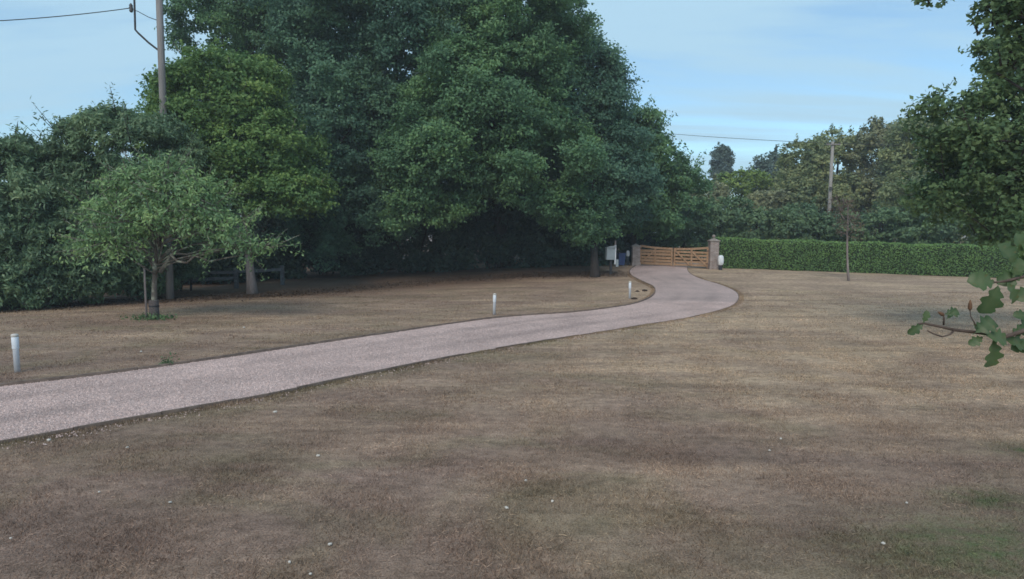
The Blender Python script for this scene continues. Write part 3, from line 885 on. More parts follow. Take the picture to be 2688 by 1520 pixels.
# ------------------------------------------------------------------ the wood on the left of the drive
tree('maple_tree', 'tall dark tree at the back behind the utility pole, sky gaps on its left side', 'tree', on_ground(560, 44), P(600, 250, 44), 0.42,
     [B(590, 90, 43, 125, 200, 5), B(740, 40, 44, 230, 230, 5), B(530, 320, 43, 105, 160, 4)],
     M['lf_mid'], M['bark'], leaf=(0.20, 0.125), lai=1.9, rc=1.4, group='tall trees of the wood', cf=0.95, rmin=0.66, shoots=60)
tree('maple_tree', 'huge dark broadleaf tree at the centre of the wood, top out of frame', 'tree', on_ground(1010, 46), P(1000, 200, 43), 0.6,
     [B(980, 60, 40, 300, 270, 6), B(930, 330, 39, 210, 230, 5), B(1150, 220, 40, 260, 280, 5.5), B(830, 470, 38, 130, 130, 3.5), B(770, 590, 37.5, 75, 62, 2.2), B(910, 575, 37.5, 80, 75, 2.4), B(1010, 560, 37.5, 75, 70, 2.2), B(850, 655, 38, 60, 40, 1.6)],
     M['lf_dark'], M['bark'], leaf=(0.20, 0.125), lai=1.8, rc=1.4, group='tall trees of the wood', cf=0.95, rmin=0.66, shoots=30)
tree('maple_tree', 'broad green tree whose low front boughs hang over the dark hollow', 'tree', on_ground(1330, 45), P(1310, 330, 39), 0.5,
     [B(1290, 300, 36, 230, 230, 4.5), B(1150, 430, 35, 160, 150, 3.5), B(1420, 430, 35, 160, 150, 3.5), B(1330, 130, 38, 220, 210, 5), B(1120, 550, 34.5, 110, 58, 2.3), B(1480, 540, 35, 90, 80, 2.5), B(1200, 500, 35, 70, 60, 2), B(1540, 590, 36, 60, 50, 1.8)],
     M['lf_mid'], M['bark'], leaf=(0.19, 0.115), lai=1.8, rc=1.2, group='tall trees of the wood', cf=0.95, rmin=0.66, shoots=40)
tree('maple_tree', 'dark tree at the right end of the wood beside the pale sign cabinet', 'tree', gp(1562, 727), P(1560, 330, 39), 0.21,
     [B(1400, 120, 43, 130, 190, 5), B(1510, 330, 42, 150, 210, 5), B(1590, 470, 41, 120, 150, 4), B(1545, 220, 43, 70, 110, 4)],
     M['lf_dark'], M['bark'], leaf=(0.20, 0.125), lai=1.9, rc=1.3, group='tall trees of the wood', cf=0.95, rmin=0.66, shoots=90, shoot_len=0.9)
tree('ash_tree', 'light green tree leaning out over the left gate pillar', 'tree', on_ground(1665, 46), P(1690, 420, 46), 0.22,
     [B(1690, 470, 46, 95, 135, 3.5), B(1775, 510, 47, 75, 85, 3), B(1680, 365, 46, 50, 85, 3), B(1700, 580, 45, 80, 45, 2.5)],
     M['lf_mid'], M['bark'], leaf=(0.24, 0.13), lai=2.1, rc=0.85, shoots=110, shoot_len=1.3)
tree('acacia_tree', 'yellow-green tree with a pale grey trunk in front of the wood', 'tree', gp(664, 772), P(640, 400, 31), 0.21,
     [B(590, 290, 31, 165, 160, 3.5), B(690, 430, 30.5, 165, 130, 3.2), B(540, 420, 31, 130, 140, 3), B(760, 520, 30, 110, 75, 2.5)],
     M['lf_yellow'], M['bark_grey'], leaf=(0.19, 0.105), lai=2.0, rc=0.95, shoots=50, shoot_len=0.6)

# dark undergrowth and backing trees under and behind the tall crowns
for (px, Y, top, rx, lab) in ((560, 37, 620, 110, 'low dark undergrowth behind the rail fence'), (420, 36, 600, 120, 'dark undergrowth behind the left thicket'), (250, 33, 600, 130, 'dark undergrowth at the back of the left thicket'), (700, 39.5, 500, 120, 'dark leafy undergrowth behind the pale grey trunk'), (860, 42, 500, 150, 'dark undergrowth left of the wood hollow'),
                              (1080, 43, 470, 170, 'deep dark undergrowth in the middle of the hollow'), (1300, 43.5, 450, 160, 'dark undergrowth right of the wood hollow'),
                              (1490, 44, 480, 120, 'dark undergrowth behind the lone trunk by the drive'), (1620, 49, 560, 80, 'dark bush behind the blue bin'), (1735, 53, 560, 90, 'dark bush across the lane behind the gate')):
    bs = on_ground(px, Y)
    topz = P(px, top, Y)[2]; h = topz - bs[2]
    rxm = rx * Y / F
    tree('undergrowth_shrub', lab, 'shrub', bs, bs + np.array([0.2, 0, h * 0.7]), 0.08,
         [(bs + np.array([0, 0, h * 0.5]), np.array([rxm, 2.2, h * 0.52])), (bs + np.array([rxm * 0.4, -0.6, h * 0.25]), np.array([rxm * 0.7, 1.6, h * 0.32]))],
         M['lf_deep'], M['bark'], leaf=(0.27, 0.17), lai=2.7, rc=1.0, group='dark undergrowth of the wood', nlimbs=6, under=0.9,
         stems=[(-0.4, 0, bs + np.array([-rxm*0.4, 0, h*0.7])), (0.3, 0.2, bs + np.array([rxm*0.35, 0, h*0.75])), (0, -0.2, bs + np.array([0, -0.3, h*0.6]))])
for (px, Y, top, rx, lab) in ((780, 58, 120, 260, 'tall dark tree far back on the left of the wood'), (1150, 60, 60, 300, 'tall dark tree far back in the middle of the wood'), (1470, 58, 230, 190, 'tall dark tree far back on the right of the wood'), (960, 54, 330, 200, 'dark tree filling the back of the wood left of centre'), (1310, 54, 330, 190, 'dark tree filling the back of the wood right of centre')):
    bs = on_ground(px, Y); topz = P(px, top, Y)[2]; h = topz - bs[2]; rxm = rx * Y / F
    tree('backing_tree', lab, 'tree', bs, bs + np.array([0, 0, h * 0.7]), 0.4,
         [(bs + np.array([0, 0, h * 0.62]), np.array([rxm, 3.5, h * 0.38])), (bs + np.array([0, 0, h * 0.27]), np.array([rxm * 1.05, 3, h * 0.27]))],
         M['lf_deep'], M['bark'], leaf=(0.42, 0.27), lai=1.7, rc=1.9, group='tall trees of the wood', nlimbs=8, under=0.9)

# thicket at the far left
th = [
    ('willow_shrub', 'leafy grey-green shrub at the left edge of the photo, tall wispy top', gp(40, 805), [B(20, 600, 24, 130, 190, 1.9), B(30, 450, 24.5, 75, 95, 1.4), B(-110, 560, 24, 130, 230, 2), B(40, 740, 23.6, 110, 70, 1.2), B(70, 780, 23.6, 110, 32, .9)], 45, 0.7),
    ('willow_shrub', 'dense drooping shrub between the left edge and the small tree', gp(190, 788), [B(160, 620, 25, 130, 150, 1.7), B(200, 480, 26, 110, 110, 1.7), B(100, 700, 24, 110, 80, 1.2), B(190, 730, 25.2, 120, 62, 1.2), B(230, 762, 25.4, 110, 32, 1.0)], 30, 0.5),
    ('willow_shrub', 'tall rounded shrub with thin bare shoots, below the utility pole', gp(330, 775), [B(300, 400, 26, 160, 120, 2.0), B(400, 430, 26, 120, 125, 1.8), B(300, 570, 27, 170, 150, 1.8), B(310, 705, 27.2, 140, 72, 1.3), B(330, 745, 27.6, 110, 36, 1.1)], 60, 0.9),
    ('willow_shrub', 'shadowed shrub right behind the small lawn tree', gp(470, 764), [B(460, 560, 30, 120, 140, 1.8), B(500, 600, 31, 100, 80, 1.5), B(430, 715, 31, 105, 55, 1.2)], 20, 0.5),
    ('willow_shrub', 'low leafy shrub in the bottom of the thicket at the left edge', gp(-10, 815), [B(-40, 720, 22.6, 90, 75, 1.0)], 10, 0.4),
]
for (nm, lab, bs, bl, sh, sl) in th:
    c0, r0 = bl[0]
    tree(nm, lab, 'shrub', bs, c0, 0.06, bl, M['lf_willow'], M['bark'], leaf=(0.20, 0.065), lai=2.3, rc=0.62, group='shrubs of the left thicket', nlimbs=8, shoots=sh, shoot_len=sl,
         tufts=12, under=0.95, droop=0.9, upb=0.35, limb_r=0.05,
         stems=[(-0.4, 0.1, c0 + np.array([-r0[0]*0.4, 0, 0])), (0.1, 0, c0 + np.array([0, 0, r0[2]*0.4])), (0.5, 0.2, c0 + np.array([r0[0]*0.4, 0.1, 0.1]))])

# ------------------------------------------------------------------ small lawn tree with stake and guard
cb = gp(406, 836)
cY = cb[1]
root = tree('cherry_tree', 'small spreading fruit tree alone on the lawn, forked lichen-marked trunk', 'tree', cb, P(420, 600, cY), 0.105,
     [B(400, 497, cY + .2, 95, 66, 1.2), B(500, 530, cY - 0.1, 95, 60, 1.2), B(295, 560, cY, 70, 42, 1.1), B(585, 590, cY - .1, 80, 48, 1.1), B(660, 648, cY - 0.2, 72, 22, 0.6), B(255, 640, cY - .2, 62, 28, 0.8),
      B(410, 580, cY - .5, 115, 48, 1.0), B(300, 635, cY - .6, 70, 24, 0.6), B(440, 450, cY + .3, 50, 36, 0.8), B(545, 505, cY + .5, 60, 40, 0.8), B(330, 490, cY + .4, 60, 40, .9)],
     M['lf_cherry'], M['bark_lichen'], leaf=(0.150, 0.056), lai=0.42, rc=0.26, nlimbs=40, shoots=270, shoot_len=0.8, tufts=8, under=0.8, droop=0.9, upb=0.4, inner=0.4, limb_r=0.034, flare=1.35, down=True, up=0.12, per=26)
mb = MB()   # the fork and the long crooked low bough
def Lp(px, py, dy=0.0): return P(px, py, cY + dy) - cb
mb.tube([Lp(412, 715), Lp(402, 690), Lp(392, 668), Lp(378, 655, -.1), Lp(350, 640, -.2)], [0.075, 0.065, 0.055, 0.045, 0.025], 8)
mb.tube([Lp(420, 715), Lp(436, 690), Lp(452, 668, .1), Lp(470, 620, .2)], [0.07, 0.06, 0.05, 0.025], 8)
mb.build('fork', M['bark_lichen'], root, smooth=True)
mb = MB()
mb.tube([Lp(448, 668, -.1), Lp(466, 686, -.2), Lp(490, 690, -.25), Lp(512, 672, -.3), Lp(530, 678, -.3), Lp(550, 686, -.3), Lp(600, 676, -.3), Lp(650, 668, -.3)], [0.045, 0.04, 0.036, 0.032, 0.03, 0.026, 0.02, 0.01], 7)
mb.tube([Lp(452, 665, .0), Lp(490, 668, .05), Lp(520, 660, .1), Lp(545, 640, .1), Lp(590, 630, .1)], [0.04, 0.034, 0.03, 0.02, 0.01], 7)
mb.build('low_bough', M['bark_lichen'], root, smooth=True)
# guard sleeve
gr = tag(empty('tree_guard', tuple(cb + np.array([0, 0, 0]))), 'dark mesh guard sleeve wrapped round the foot of the small tree', 'tree guard')
mb = MB(); mb.lathe((0, 0, 0), [(0.155, -0.03), (0.158, 0.05), (0.15, 0.3), (0.153, 0.58), (0.146, 0.62), (0.135, 0.62)], 18); mb.build('sleeve', M['guard'], gr, smooth=True)
mb = MB(); mb.lathe((0, 0, 0), [(0.157, 0.40), (0.162, 0.41), (0.162, 0.44), (0.157, 0.45)], 18); mb.build('tie_band', M['dark_metal'], gr, smooth=True)
# stake
sb = cb + np.array([-0.19, -0.14, 0])
st = tag(empty('tree_stake', (sb[0], sb[1], float(g(sb[0], sb[1])))), 'thin grey wooden stake standing beside the small tree trunk', 'stake')
mb = MB(); mb.tube([(0, 0, -0.2), (0.01, 0, 0.9), (0.02, 0, 1.78)], [0.035, 0.034, 0.032], 10); mb.build('post', M['bark_grey'], st, smooth=True)
mb = MB(); mb.tube([(0.0, 0, 1.30), (0.09, 0.05, 1.31), (0.17, 0.1, 1.30)], [0.012]*3, 6); mb.build('strap', M['dark_metal'], st)

# weeds
def weed(name, label, base, r, h, n, leaf):
    root = tag(empty(name, tuple(base)), label, 'weed', 'green weeds on the lawn')
    pos = np.column_stack([RNG.normal(0, r * 0.6, n), RNG.normal(0, r * 0.35, n), np.abs(RNG.normal(0, h * 0.5, n)) + 0.02])
    v, tv = leaves_mesh(pos, unit(pos + np.array([0, 0, .05])), leaf[0], leaf[1], RNG.random((n, 3)), 0.1, 0.6, 0.7)
    link('foliage', np_mesh('foliage', v, np.arange(len(v)).reshape(-1, 4), False, {'tint': tv}), M['lf_weed'], root)
    mb = MB()
    for k in range(7):
        a = random.random() * 6.28; mb.tube([(0, 0, -.02), (math.cos(a)*r*.4, math.sin(a)*r*.2, h*.5), (math.cos(a)*r*.7, math.sin(a)*r*.4, h*.7)], [.006, .005, .003], 5)
    mb.build('stalks', M['lf_weed'], root)
weed('weed', 'green weeds growing round the foot of the small tree', cb + np.array([0.05, -0.28, 0]), 0.55, 0.16, 260, (0.11, 0.06))
wb = gp(440, 962); weed('weed', 'small green weed tuft on the far edge of the drive', wb, 0.16, 0.2, 80, (0.10, 0.03))

# leaf litter under the thicket
n = 26000
t = RNG.random(n) * (len(HEDGE_FOOT) - 1.001); i = t.astype(int); fr = (t - i)[:, None]
q = HEDGE_FOOT[i] * (1-fr) + HEDGE_FOOT[i+1] * fr + RNG.normal(0, 1, (n, 2)) * np.array([0.8, 0.75])
pos = np.column_stack([q, g(q[:, 0], q[:, 1]) + 0.012 + 0.05 * RNG.random(n) ** 2])
v, tv = leaves_mesh(pos, np.tile([0, 0, 1.0], (n, 1)), 0.10, 0.055, RNG.random((n, 3)), 0, 0.9, 0.45)
tag(link('leaf_litter', np_mesh('leaf_litter', v, np.arange(len(v)).reshape(-1, 4), False, {'tint': tv}), M['litter']), 'rust brown fallen leaves along the foot of the thicket', 'leaf litter', kind='stuff')

# ------------------------------------------------------------------ rail fence in the shade of the wood
fpx = [(450, 763), (621, 757), (742, 748)]
fbase = [gp(x, y) for (x, y) in fpx]
fl = tag(empty('rail_fence', tuple(fbase[0])), 'old grey post and rail fence in the shade under the trees', 'fence')
for p in fbase:
    mb = MB(); q = p - fbase[0]; mb.box((q[0], q[1], q[2] + 0.5), (0.17, 0.17, 1.24), random.uniform(-.2, .2), 0.012); mb.build('post', M['old_wood'], fl)
for k in range(len(fbase) - 1):
    a = fbase[k] - fbase[0]; b = fbase[k+1] - fbase[0]
    for hgt in (0.92, 0.55):
        if hgt < 0.8 and k % 2: continue
        mb = MB(); mb.bar(a + np.array([0, -0.12, hgt]), b + np.array([0, -0.12, hgt + random.uniform(-.05, .05)]), 0.05, 0.16); mb.build('rail', M['old_wood'], fl)

# ------------------------------------------------------------------ utility pole at the left with insulator and cables
PY = 27.5
pb_ = on_ground(447, PY); ptop = P(418, 0, PY)
dirp = (ptop - pb_) ; dirp = dirp / dirp[2]
pole = tag(empty('utility_pole', tuple(pb_)), 'tall grey wooden utility pole rising from the thicket at upper left', 'utility pole')
HT = 15.2
lean = np.array([dirp[0], dirp[1] * 0, 1.0])
mb = MB(); mb.tube([lean * -0.3, lean * 5, lean * 10, lean * HT], [0.165, 0.152, 0.142, 0.13], 16); mb.build('shaft', M['pole'], pole, smooth=True)
def rel(px, py, Y=PY): return P(px, py, Y) - pb_
mb = MB(); mb.bar(lean * 14.6 + np.array([-1.35, -0.18, 0]), lean * 14.6 + np.array([1.35, -0.18, 0]), 0.11, 0.13); xa_ = mb.build('crossarm', M['pole'], pole)
for dx in (-1.1, 1.1):
    mb = MB(); mb.lathe(tuple(lean * 14.6 + np.array([dx, -0.18, 0.065])), [(0.02, 0), (0.06, 0.03), (0.035, 0.07), (0.06, 0.1), (0.03, 0.16)], 12); mb.build('insulator', M['porcelain'], xa_, smooth=True)
# dropper cable that hangs left of the pole and bends back to it
mb = MB(); mb.tube([lean * 14.6 + np.array([-1.1, -0.2, 0.0]), rel(352, -20), rel(354, 40), rel(355, 78), rel(362, 86), rel(390, 112), rel(416, 132), rel(430, 150)], 0.042, 8); mb.build('dropper_cable', M['wire'], pole, smooth=True)
mb = MB(); c = rel(344, 21); mb.lathe(tuple(c), [(0.02, -0.19), (0.055, -0.17), (0.085, -0.10), (0.06, -0.06), (0.09, 0.0), (0.06, 0.05), (0.08, 0.1), (0.04, 0.17), (0.02, 0.2)], 14); mb.build('strain_insulator', M['porcelain'], pole, smooth=True)
mb = MB(); mb.tube([rel(347, 24), rel(362, 30), rel(390, 45), rel(420, 56)], 0.016, 6); mb.build('stay_wire', M['wire'], pole)
a = P(344, 21, PY); b = P(-900, 40, 20)
mb = MB(); pts = []
for k in range(25):
    t_ = k / 24; q = a * (1-t_) + b * t_; pts.append(q - np.array([0, 0, 4 * t_ * (1-t_) * 0.45]))
mb.tube(pts, 0.018, 6)
o = mb.build('overhead_wire', M['wire'], None); tag(o, 'thin wire running from the pole insulator to the left edge', 'wire', 'overhead wires')

# ------------------------------------------------------------------ bollards along the drive
def bollard(base, h, lab, tilt=0.0, rz=0.0):
    root = tag(empty('bollard_light', tuple(base), rz), lab, 'bollard light', 'bollard lights along the drive')
    root.rotation_euler = (0, tilt, rz)
    r = 0.054
    mb = MB(); mb.lathe((0, 0, 0), [(r*0.95, -0.06), (r*0.95, h*0.58), (r*0.99, h*0.60)], 18); mb.build('post', M['bollard'], root, smooth=True)
    mb = MB(); mb.lathe((0, 0, 0), [(r*0.99, h*0.601), (r*1.10, h*0.625), (r*1.12, h*0.90), (r*1.04, h*0.915)], 18); hd_ = mb.build('light_head', M['lens'], root, smooth=True)
    mb = MB(); mb.lathe((0, 0, 0), [(r*1.02, h*0.916), (r*1.16, h*0.925), (r*1.16, h*0.97), (r*0.95, h*0.99), (r*0.3, h)], 18); mb.build('cap', M['cap'], hd_, smooth=True)
def px_h(base, py_top):
    lo, hi = 0.05, 4.0
    # height whose top projects to py_top
    for _ in range(40):
        m = (lo + hi) / 2
        z = base[2] + m - CAM_H; Y = base[1]
        dep = Y * _c - z * _s; up = Y * _s + z * _c
        py = CY - F * up / dep
        if py > py_top: lo = m
        else: hi = m
    return lo
for (bx, by, ty, lab, tl) in ((46, 977, 876, 'white bollard light nearest the camera, at the far left edge', 0.0), (1297, 826, 770, 'white bollard light on the lawn edge halfway along the drive', 0.03), (1653, 784, 738, 'white bollard light at the inside of the bend near the gate', 0.0)):
    bp_ = gp(bx, by); bollard(bp_, px_h(bp_, ty), lab, tl)

# ------------------------------------------------------------------ gate, pillars and what stands by them
pl = gp(1668, 697); pr = gp(1871, 706)
pr_h = px_h(pr, 634); pl_h = px_h(pl, 648)
def pillar(base, h, w, lab, finial):
    root = tag(empty('gate_pillar', tuple(base)), lab, 'gate pillar', 'gate pillars')
    mb = MB(); mb.box((0, 0, h/2 - 0.1), (w, w, h + 0.2), 0, 0.01); mb.build('shaft', M['brick'], root)
    mb = MB(); mb.box((0, 0, 0.09), (w + 0.08, w + 0.08, 0.22), 0, 0.012); mb.build('plinth', M['brick'], root)
    mb = MB(); mb.box((0, 0, h + 0.04), (w + 0.12, w + 0.12, 0.08), 0, 0.012)
    mb.add([(-w/2, -w/2, h + .08), (w/2, -w/2, h + .08), (w/2, w/2, h + .08), (-w/2, w/2, h + .08), (0, 0, h + .24)], [(0,1,4),(1,2,4),(2,3,4),(3,0,4)]); cp_ = mb.build('cap', M['stone_cap'], root)
    if finial:
        mb = MB(); mb.lathe((0, 0, h + 0.2), [(0.05, 0), (0.06, 0.04), (0.11, 0.09), (0.12, 0.15), (0.09, 0.21), (0.03, 0.25)], 14); mb.build('finial', M['stone_cap'], cp_, smooth=True)
    return root
pillar(pr, pr_h, 0.56, 'brick gate pillar on the right of the gate, against the clipped hedge', True)
pillar(pl, pl_h, 0.52, 'brick gate pillar on the left of the gate, half under leaves', False)
# two gate leaves between them
gdir = pr - pl; glen = float(np.linalg.norm(gdir[:2])); gd = gdir / glen
grz = math.atan2(gdir[1], gdir[0])
leafw = (glen - 0.58) / 2
slope = gdir[2] / glen
def gate_leaf(hinge, sgn, lab, boarded):
    root = tag(empty('gate_leaf', tuple(hinge), grz), lab, 'gate', 'leaves of the wooden gate')
    W = leafw - 0.03
    H0, H1 = 1.18, 1.34                       # height at the meeting stile, height at the hinge stile
    sx = lambda u: sgn * u
    sz_ = lambda u: slope * sgn * u + 0.07
    def rail(name, z0, z1, w, t, y=0.0):
        mb = MB(); mb.bar((sx(0.06), y, z0 + sz_(0)), (sx(W - 0.06), y, z1 + sz_(W)), t, w); mb.build(name, M['gate_wood'], root)
    def stile(u, z0, z1, w, t=0.075, y=0.0):
        mb = MB(); mb.box((sx(u), y, (z0 + z1)/2 + sz_(u)), (w, t, z1 - z0), 0, 0.008); return mb.build('stile', M['gate_wood'], root)
    hs_ = stile(0.06, 0, H1, 0.13); stile(W - 0.05, 0, H0 + 0.06, 0.11)
    # curved top rail sweeping down from the hinge
    vs = []; fs = []; N = 14
    for k in range(N + 1):
        u = 0.05 + (W - 0.1) * k / N
        z = H0 + (H1 - H0 - 0.02) * (1 - k / N) ** 2.2 + sz_(u)
        for (yy, zz) in ((-.045, -.08), (.045, -.08), (.045, .06), (-.045, .06)): vs.append((sx(u), yy, z + zz))
    for k in range(N):
        for j in range(4): fs.append((k*4+j, k*4+(j+1)%4, (k+1)*4+(j+1)%4, (k+1)*4+j))
    fs += [(3,2,1,0), (N*4, N*4+1, N*4+2, N*4+3)]
    mb = MB(); mb.add(vs, fs); mb.build('top_rail', M['gate_wood'], root)
    for z in (0.12, 0.33, 0.54, 0.77, 0.98): rail('rail', z, z, 0.135 if not boarded else 0.17, 0.035)
    stile(W * 0.48, 0.06, H0 + 0.02, 0.10, 0.04, -0.042)
    mb = MB(); mb.bar((sx(W * 0.50), -0.066, H0 - 0.08 + sz_(W * .5)), (sx(0.10) if sgn < 0 else sx(0.10), -0.066, 0.12 + sz_(0)), 0.03, 0.11); mb.build('brace', M['gate_wood'], root)
    if not boarded:
        mb = MB(); mb.bar((sx(W * 0.52), -0.066, 0.12 + sz_(W*.5)), (sx(W - 0.1), -0.066, H0 - 0.1 + sz_(W)), 0.03, 0.09); mb.build('brace', M['gate_wood'], root)
    for z in (0.25, 1.1):
        mb = MB(); mb.box((sx(0.16), -0.05, z + sz_(0)), (0.34, 0.012, 0.05), 0, 0); mb.build('hinge_strap', M['dark_metal'], hs_)
hl = pl + gd * 0.28; hr = pr - gd * 0.29
gate_leaf(hl, 1, 'left leaf of the orange-brown wooden five-bar gate', True)
gate_leaf(hr, -1, 'right leaf of the orange-brown wooden five-bar gate, dark gaps between bars', False)

# white rounded boxes on the outer sides of the pillars
def meter_box(base, w, h, z, lab):
    root = tag(empty('meter_box', tuple(base)), lab, 'utility box', 'white boxes beside the gate pillars')
    prof = []
    N = 10
    mb = MB()
    vs = []; fs = []
    for k in range(N + 1):
        a = math.pi * k / N; zz = z + h/2 - math.cos(a) * h/2; s_ = (math.sin(a) ** 0.45) if 0 < k < N else 0.25
        for (sx_, sy_) in ((-1,-.6),(-.6,-1),(.6,-1),(1,-.6),(1,.6),(.6,1),(-.6,1),(-1,.6)): vs.append((sx_ * w/2 * s_, sy_ * w*0.38 * s_, zz))
    for k in range(N):
        for j in range(8): fs.append((k*8+j, k*8+(j+1)%8, (k+1)*8+(j+1)%8, (k+1)*8+j))
    fs += [tuple(range(7,-1,-1)), tuple(range(N*8, N*8+8))]
    mb.add(vs, fs); hs_ = mb.build('housing', M['white'], root, smooth=True)
    mb = MB(); mb.box((0, 0, z/2 + 0.01), (w*0.55, w*0.4, z + 0.14), 0, 0.01); mb.build('plinth', M['dark_metal'], root)
    mb = MB(); mb.box((0, -w*0.40, z + h*0.5), (w*0.5, 0.02, h*0.45), 0, 0); mb.build('door', M['white'], hs_)
b1 = gp(1891, 709) ; meter_box(b1, 0.36, 0.66, 0.30, 'white rounded box beside the right gate pillar, before the hedge')
b2 = pl + np.array([-0.52, 0.1, 0.0]); b2[2] = g(b2[0], b2[1]); meter_box(b2, 0.24, 0.42, 0.62, 'small white box on a dark stand left of the left gate pillar')

# bin
bb = on_ground(1629, pl[1] - 0.2)
root = tag(empty('wheelie_bin', tuple(bb), 0.2), 'blue wheelie bin in the shade left of the gate', 'bin')
mb = MB(); vs = []
for (z, w, d_) in ((0.06, .40, .42), (0.5, .46, .5), (0.84, .50, .56)):
    for (a_, b_) in ((-1,-1),(1,-1),(1,1),(-1,1)): vs.append((a_*w/2, b_*d_/2, z))
mb.add(vs, [(3,2,1,0),(8,9,10,11)] + [(r*4+k, r*4+(k+1)%4, (r+1)*4+(k+1)%4, (r+1)*4+k) for r in range(2) for k in range(4)]); bd_ = mb.build('body', M['blue'], root)
mb = MB(); mb.box((0, -0.02, 0.865), (.54, .62, .05), 0, .015); mb.build('lid', M['blue'], root)
for sx_ in (-.2, .2):
    mb = MB(); mb.tube([(sx_ - .03, .22, .09), (sx_ + .03, .22, .09)], .09, 14); mb.build('wheel', M['bin'], root)
mb = MB(); mb.tube([(-.2, .31, .84), (.2, .31, .84)], .016, 8); mb.build('handle', M['bin'], bd_)

# pale cabinet on a dark post
cbp = gp(1603, 721)
root = tag(empty('post_cabinet', tuple(cbp)), 'pale grey box sign on a dark post beside the lone trunk', 'post box')
hz = px_h(cbp, 650); hb = px_h(cbp, 682)
mb = MB(); mb.box((0, 0, hb/2 - .1), (.13, .13, hb + .2), 0, .012); mb.build('post', M['dark_metal'], root)
mb = MB(); mb.box((-.06, 0, (hb + hz)/2), (.52, .34, hz - hb), .15, .02)
cb_ = mb.build('cabinet', M['grey_paint'], root)
mb = MB(); mb.add([(-.36, -.24, hz + .002), (.24, -.24, hz + .002), (.24, .2, hz + .002), (-.36, .2, hz + .002), (-.10, -.24, hz + .07), (.24, -.24, hz + .14), (.24, .2, hz + .14), (-.10, .2, hz + .07)],
                    [(3,2,1,0),(0,1,5,4),(1,2,6,5),(2,3,7,6),(3,0,4,7),(4,5,6,7)]); mb.build('roof', M['grey_paint'], cb_)
mb = MB(); mb.box((.25, -.05, hz*0.74), (.09, .07, hz * 0.72), 0, .01); mb.build('upright', M['white'], root)
mb = MB(); mb.tube([(.25, -.05, hz * 1.095), (.25, -.05, hz + .42)], [.06, .05], 10); mb.build('top_pole', M['bark_grey'], root)
mb = MB(); mb.box((.36, -.1, hb * .78), (.16, .05, .44), .3, .01); mb.build('notice_flap', M['grey_paint'], root)
# dark clods near the bend
for k, (px_, py_, r_) in enumerate(((1665, 786, .11), (1673, 766, .08), (1692, 764, .10))):
    b_ = gp(px_, py_)
    bm = bmesh.new(); bmesh.ops.create_icosphere(bm, subdivisions=2, radius=1.0)
    for v_ in bm.verts:
        v_.co = Vector((v_.co.x * r_ * 1.4, v_.co.y * r_ * 1.2, max(v_.co.z, -.3) * r_ * 0.8)) * random.uniform(.85, 1.15)
    me = bpy.data.meshes.new('soil_clod'); bm.to_mesh(me); bm.free()
    o = link('soil_clod', me, M['soil']); o.location = b_ + np.array([0, 0, r_ * .2])
    tag(o, ('dark soil heap at the foot of the bend bollard', 'smaller dark soil heap nearer the gate, left of two', 'dark soil heap nearer the gate, right of two')[k], 'soil heap', 'soil heaps inside the bend')

# ------------------------------------------------------------------ clipped hedge on the right
h0 = gp(1884, 704); h1 = gp(2240, 716); h2 = gp(2560, 728)
h3 = h2 + (h2 - h1) * 1.6
hp = [np.array([q[0], q[1] + 0.75]) for q in (h0, h1, h2, h3)]
hl_ = spline(hp, 120)
hroot = tag(empty('clipped_hedge', tuple(h0)), 'long clipped green hedge running right from the gate pillar', 'hedge')
HW = 0.62
hh = np.interp(np.linspace(0, 1, 120), [0, .35, .62, 1], [px_h(h0, 626), px_h(h1, 636), px_h(h2, 645), px_h(h2, 645)])
prof = [(-1.0, 0.0), (-1.04, 0.3), (-1.02, 0.7), (-0.97, 0.90), (-0.80, 0.975), (-0.4, 1.0), (0.4, 1.0), (0.8, .975), (1.0, .9), (1.02, .4), (1.0, 0)]
cv = []
for i, p in enumerate(hl_):
    d = hl_[min(i+1, 119)] - hl_[max(i-1, 0)]; d = d / np.linalg.norm(d); nr = np.array([-d[1], d[0]])
    z0 = float(g(p[0], p[1]))
    for (a_, b_) in prof:
        wv = 0.05 * math.sin(i * 0.37 + a_ * 3) + 0.035 * math.sin(i * 1.3 + b_ * 5)
        cv.append((p[0] + nr[0] * (a_ * HW + wv), p[1] + nr[1] * (a_ * HW + wv), z0 - 0.05 + b_ * (hh[i] + 0.045 * math.sin(i * .31) + .03 * math.sin(i * 1.1 + 1))))
cv = np.array(cv); K = len(prof)
cf = np.array([(i*K+k, (i+1)*K+k, (i+1)*K+k+1, i*K+k+1) for i in range(119) for k in range(K - 1)])
link('core', np_mesh('core', cv - h0, cf, True), M['hedge_core'], hroot)
nh = 62000
fi = RNG.choice(len(cf), nh, p=(lambda a_: a_ / a_.sum())(np.array([np.linalg.norm(cv[f[1]] - cv[f[0]]) * np.linalg.norm(cv[f[3]] - cv[f[0]]) for f in cf])))
u_, w_ = RNG.random((nh, 1)), RNG.random((nh, 1))
A_, B_, C_, D_ = (cv[cf[fi, k]] for k in range(4))
hpos = A_*(1-u_)*(1-w_) + B_*u_*(1-w_) + C_*u_*w_ + D_*(1-u_)*w_
hn = unit(np.cross(B_ - A_, D_ - A_)); 
cen = np.column_stack([hl_[np.clip(fi // (K-1), 0, 119)], np.full(nh, 0)])
flip = ((hn[:, :2] * (hpos[:, :2] - cen[:, :2])).sum(1) + hn[:, 2] * 0.5) < 0
hn[flip] *= -1
hpos = hpos + hn * (RNG.random((nh, 1)) ** 3 * 0.10 - 0.01)
patch = 0.5 + 0.5 * np.sin(hpos[:, 0] * 2.1 + np.sin(hpos[:, 2] * 3) * 1.5) * np.sin(hpos[:, 0] * 0.73 + hpos[:, 2] * 2.2)
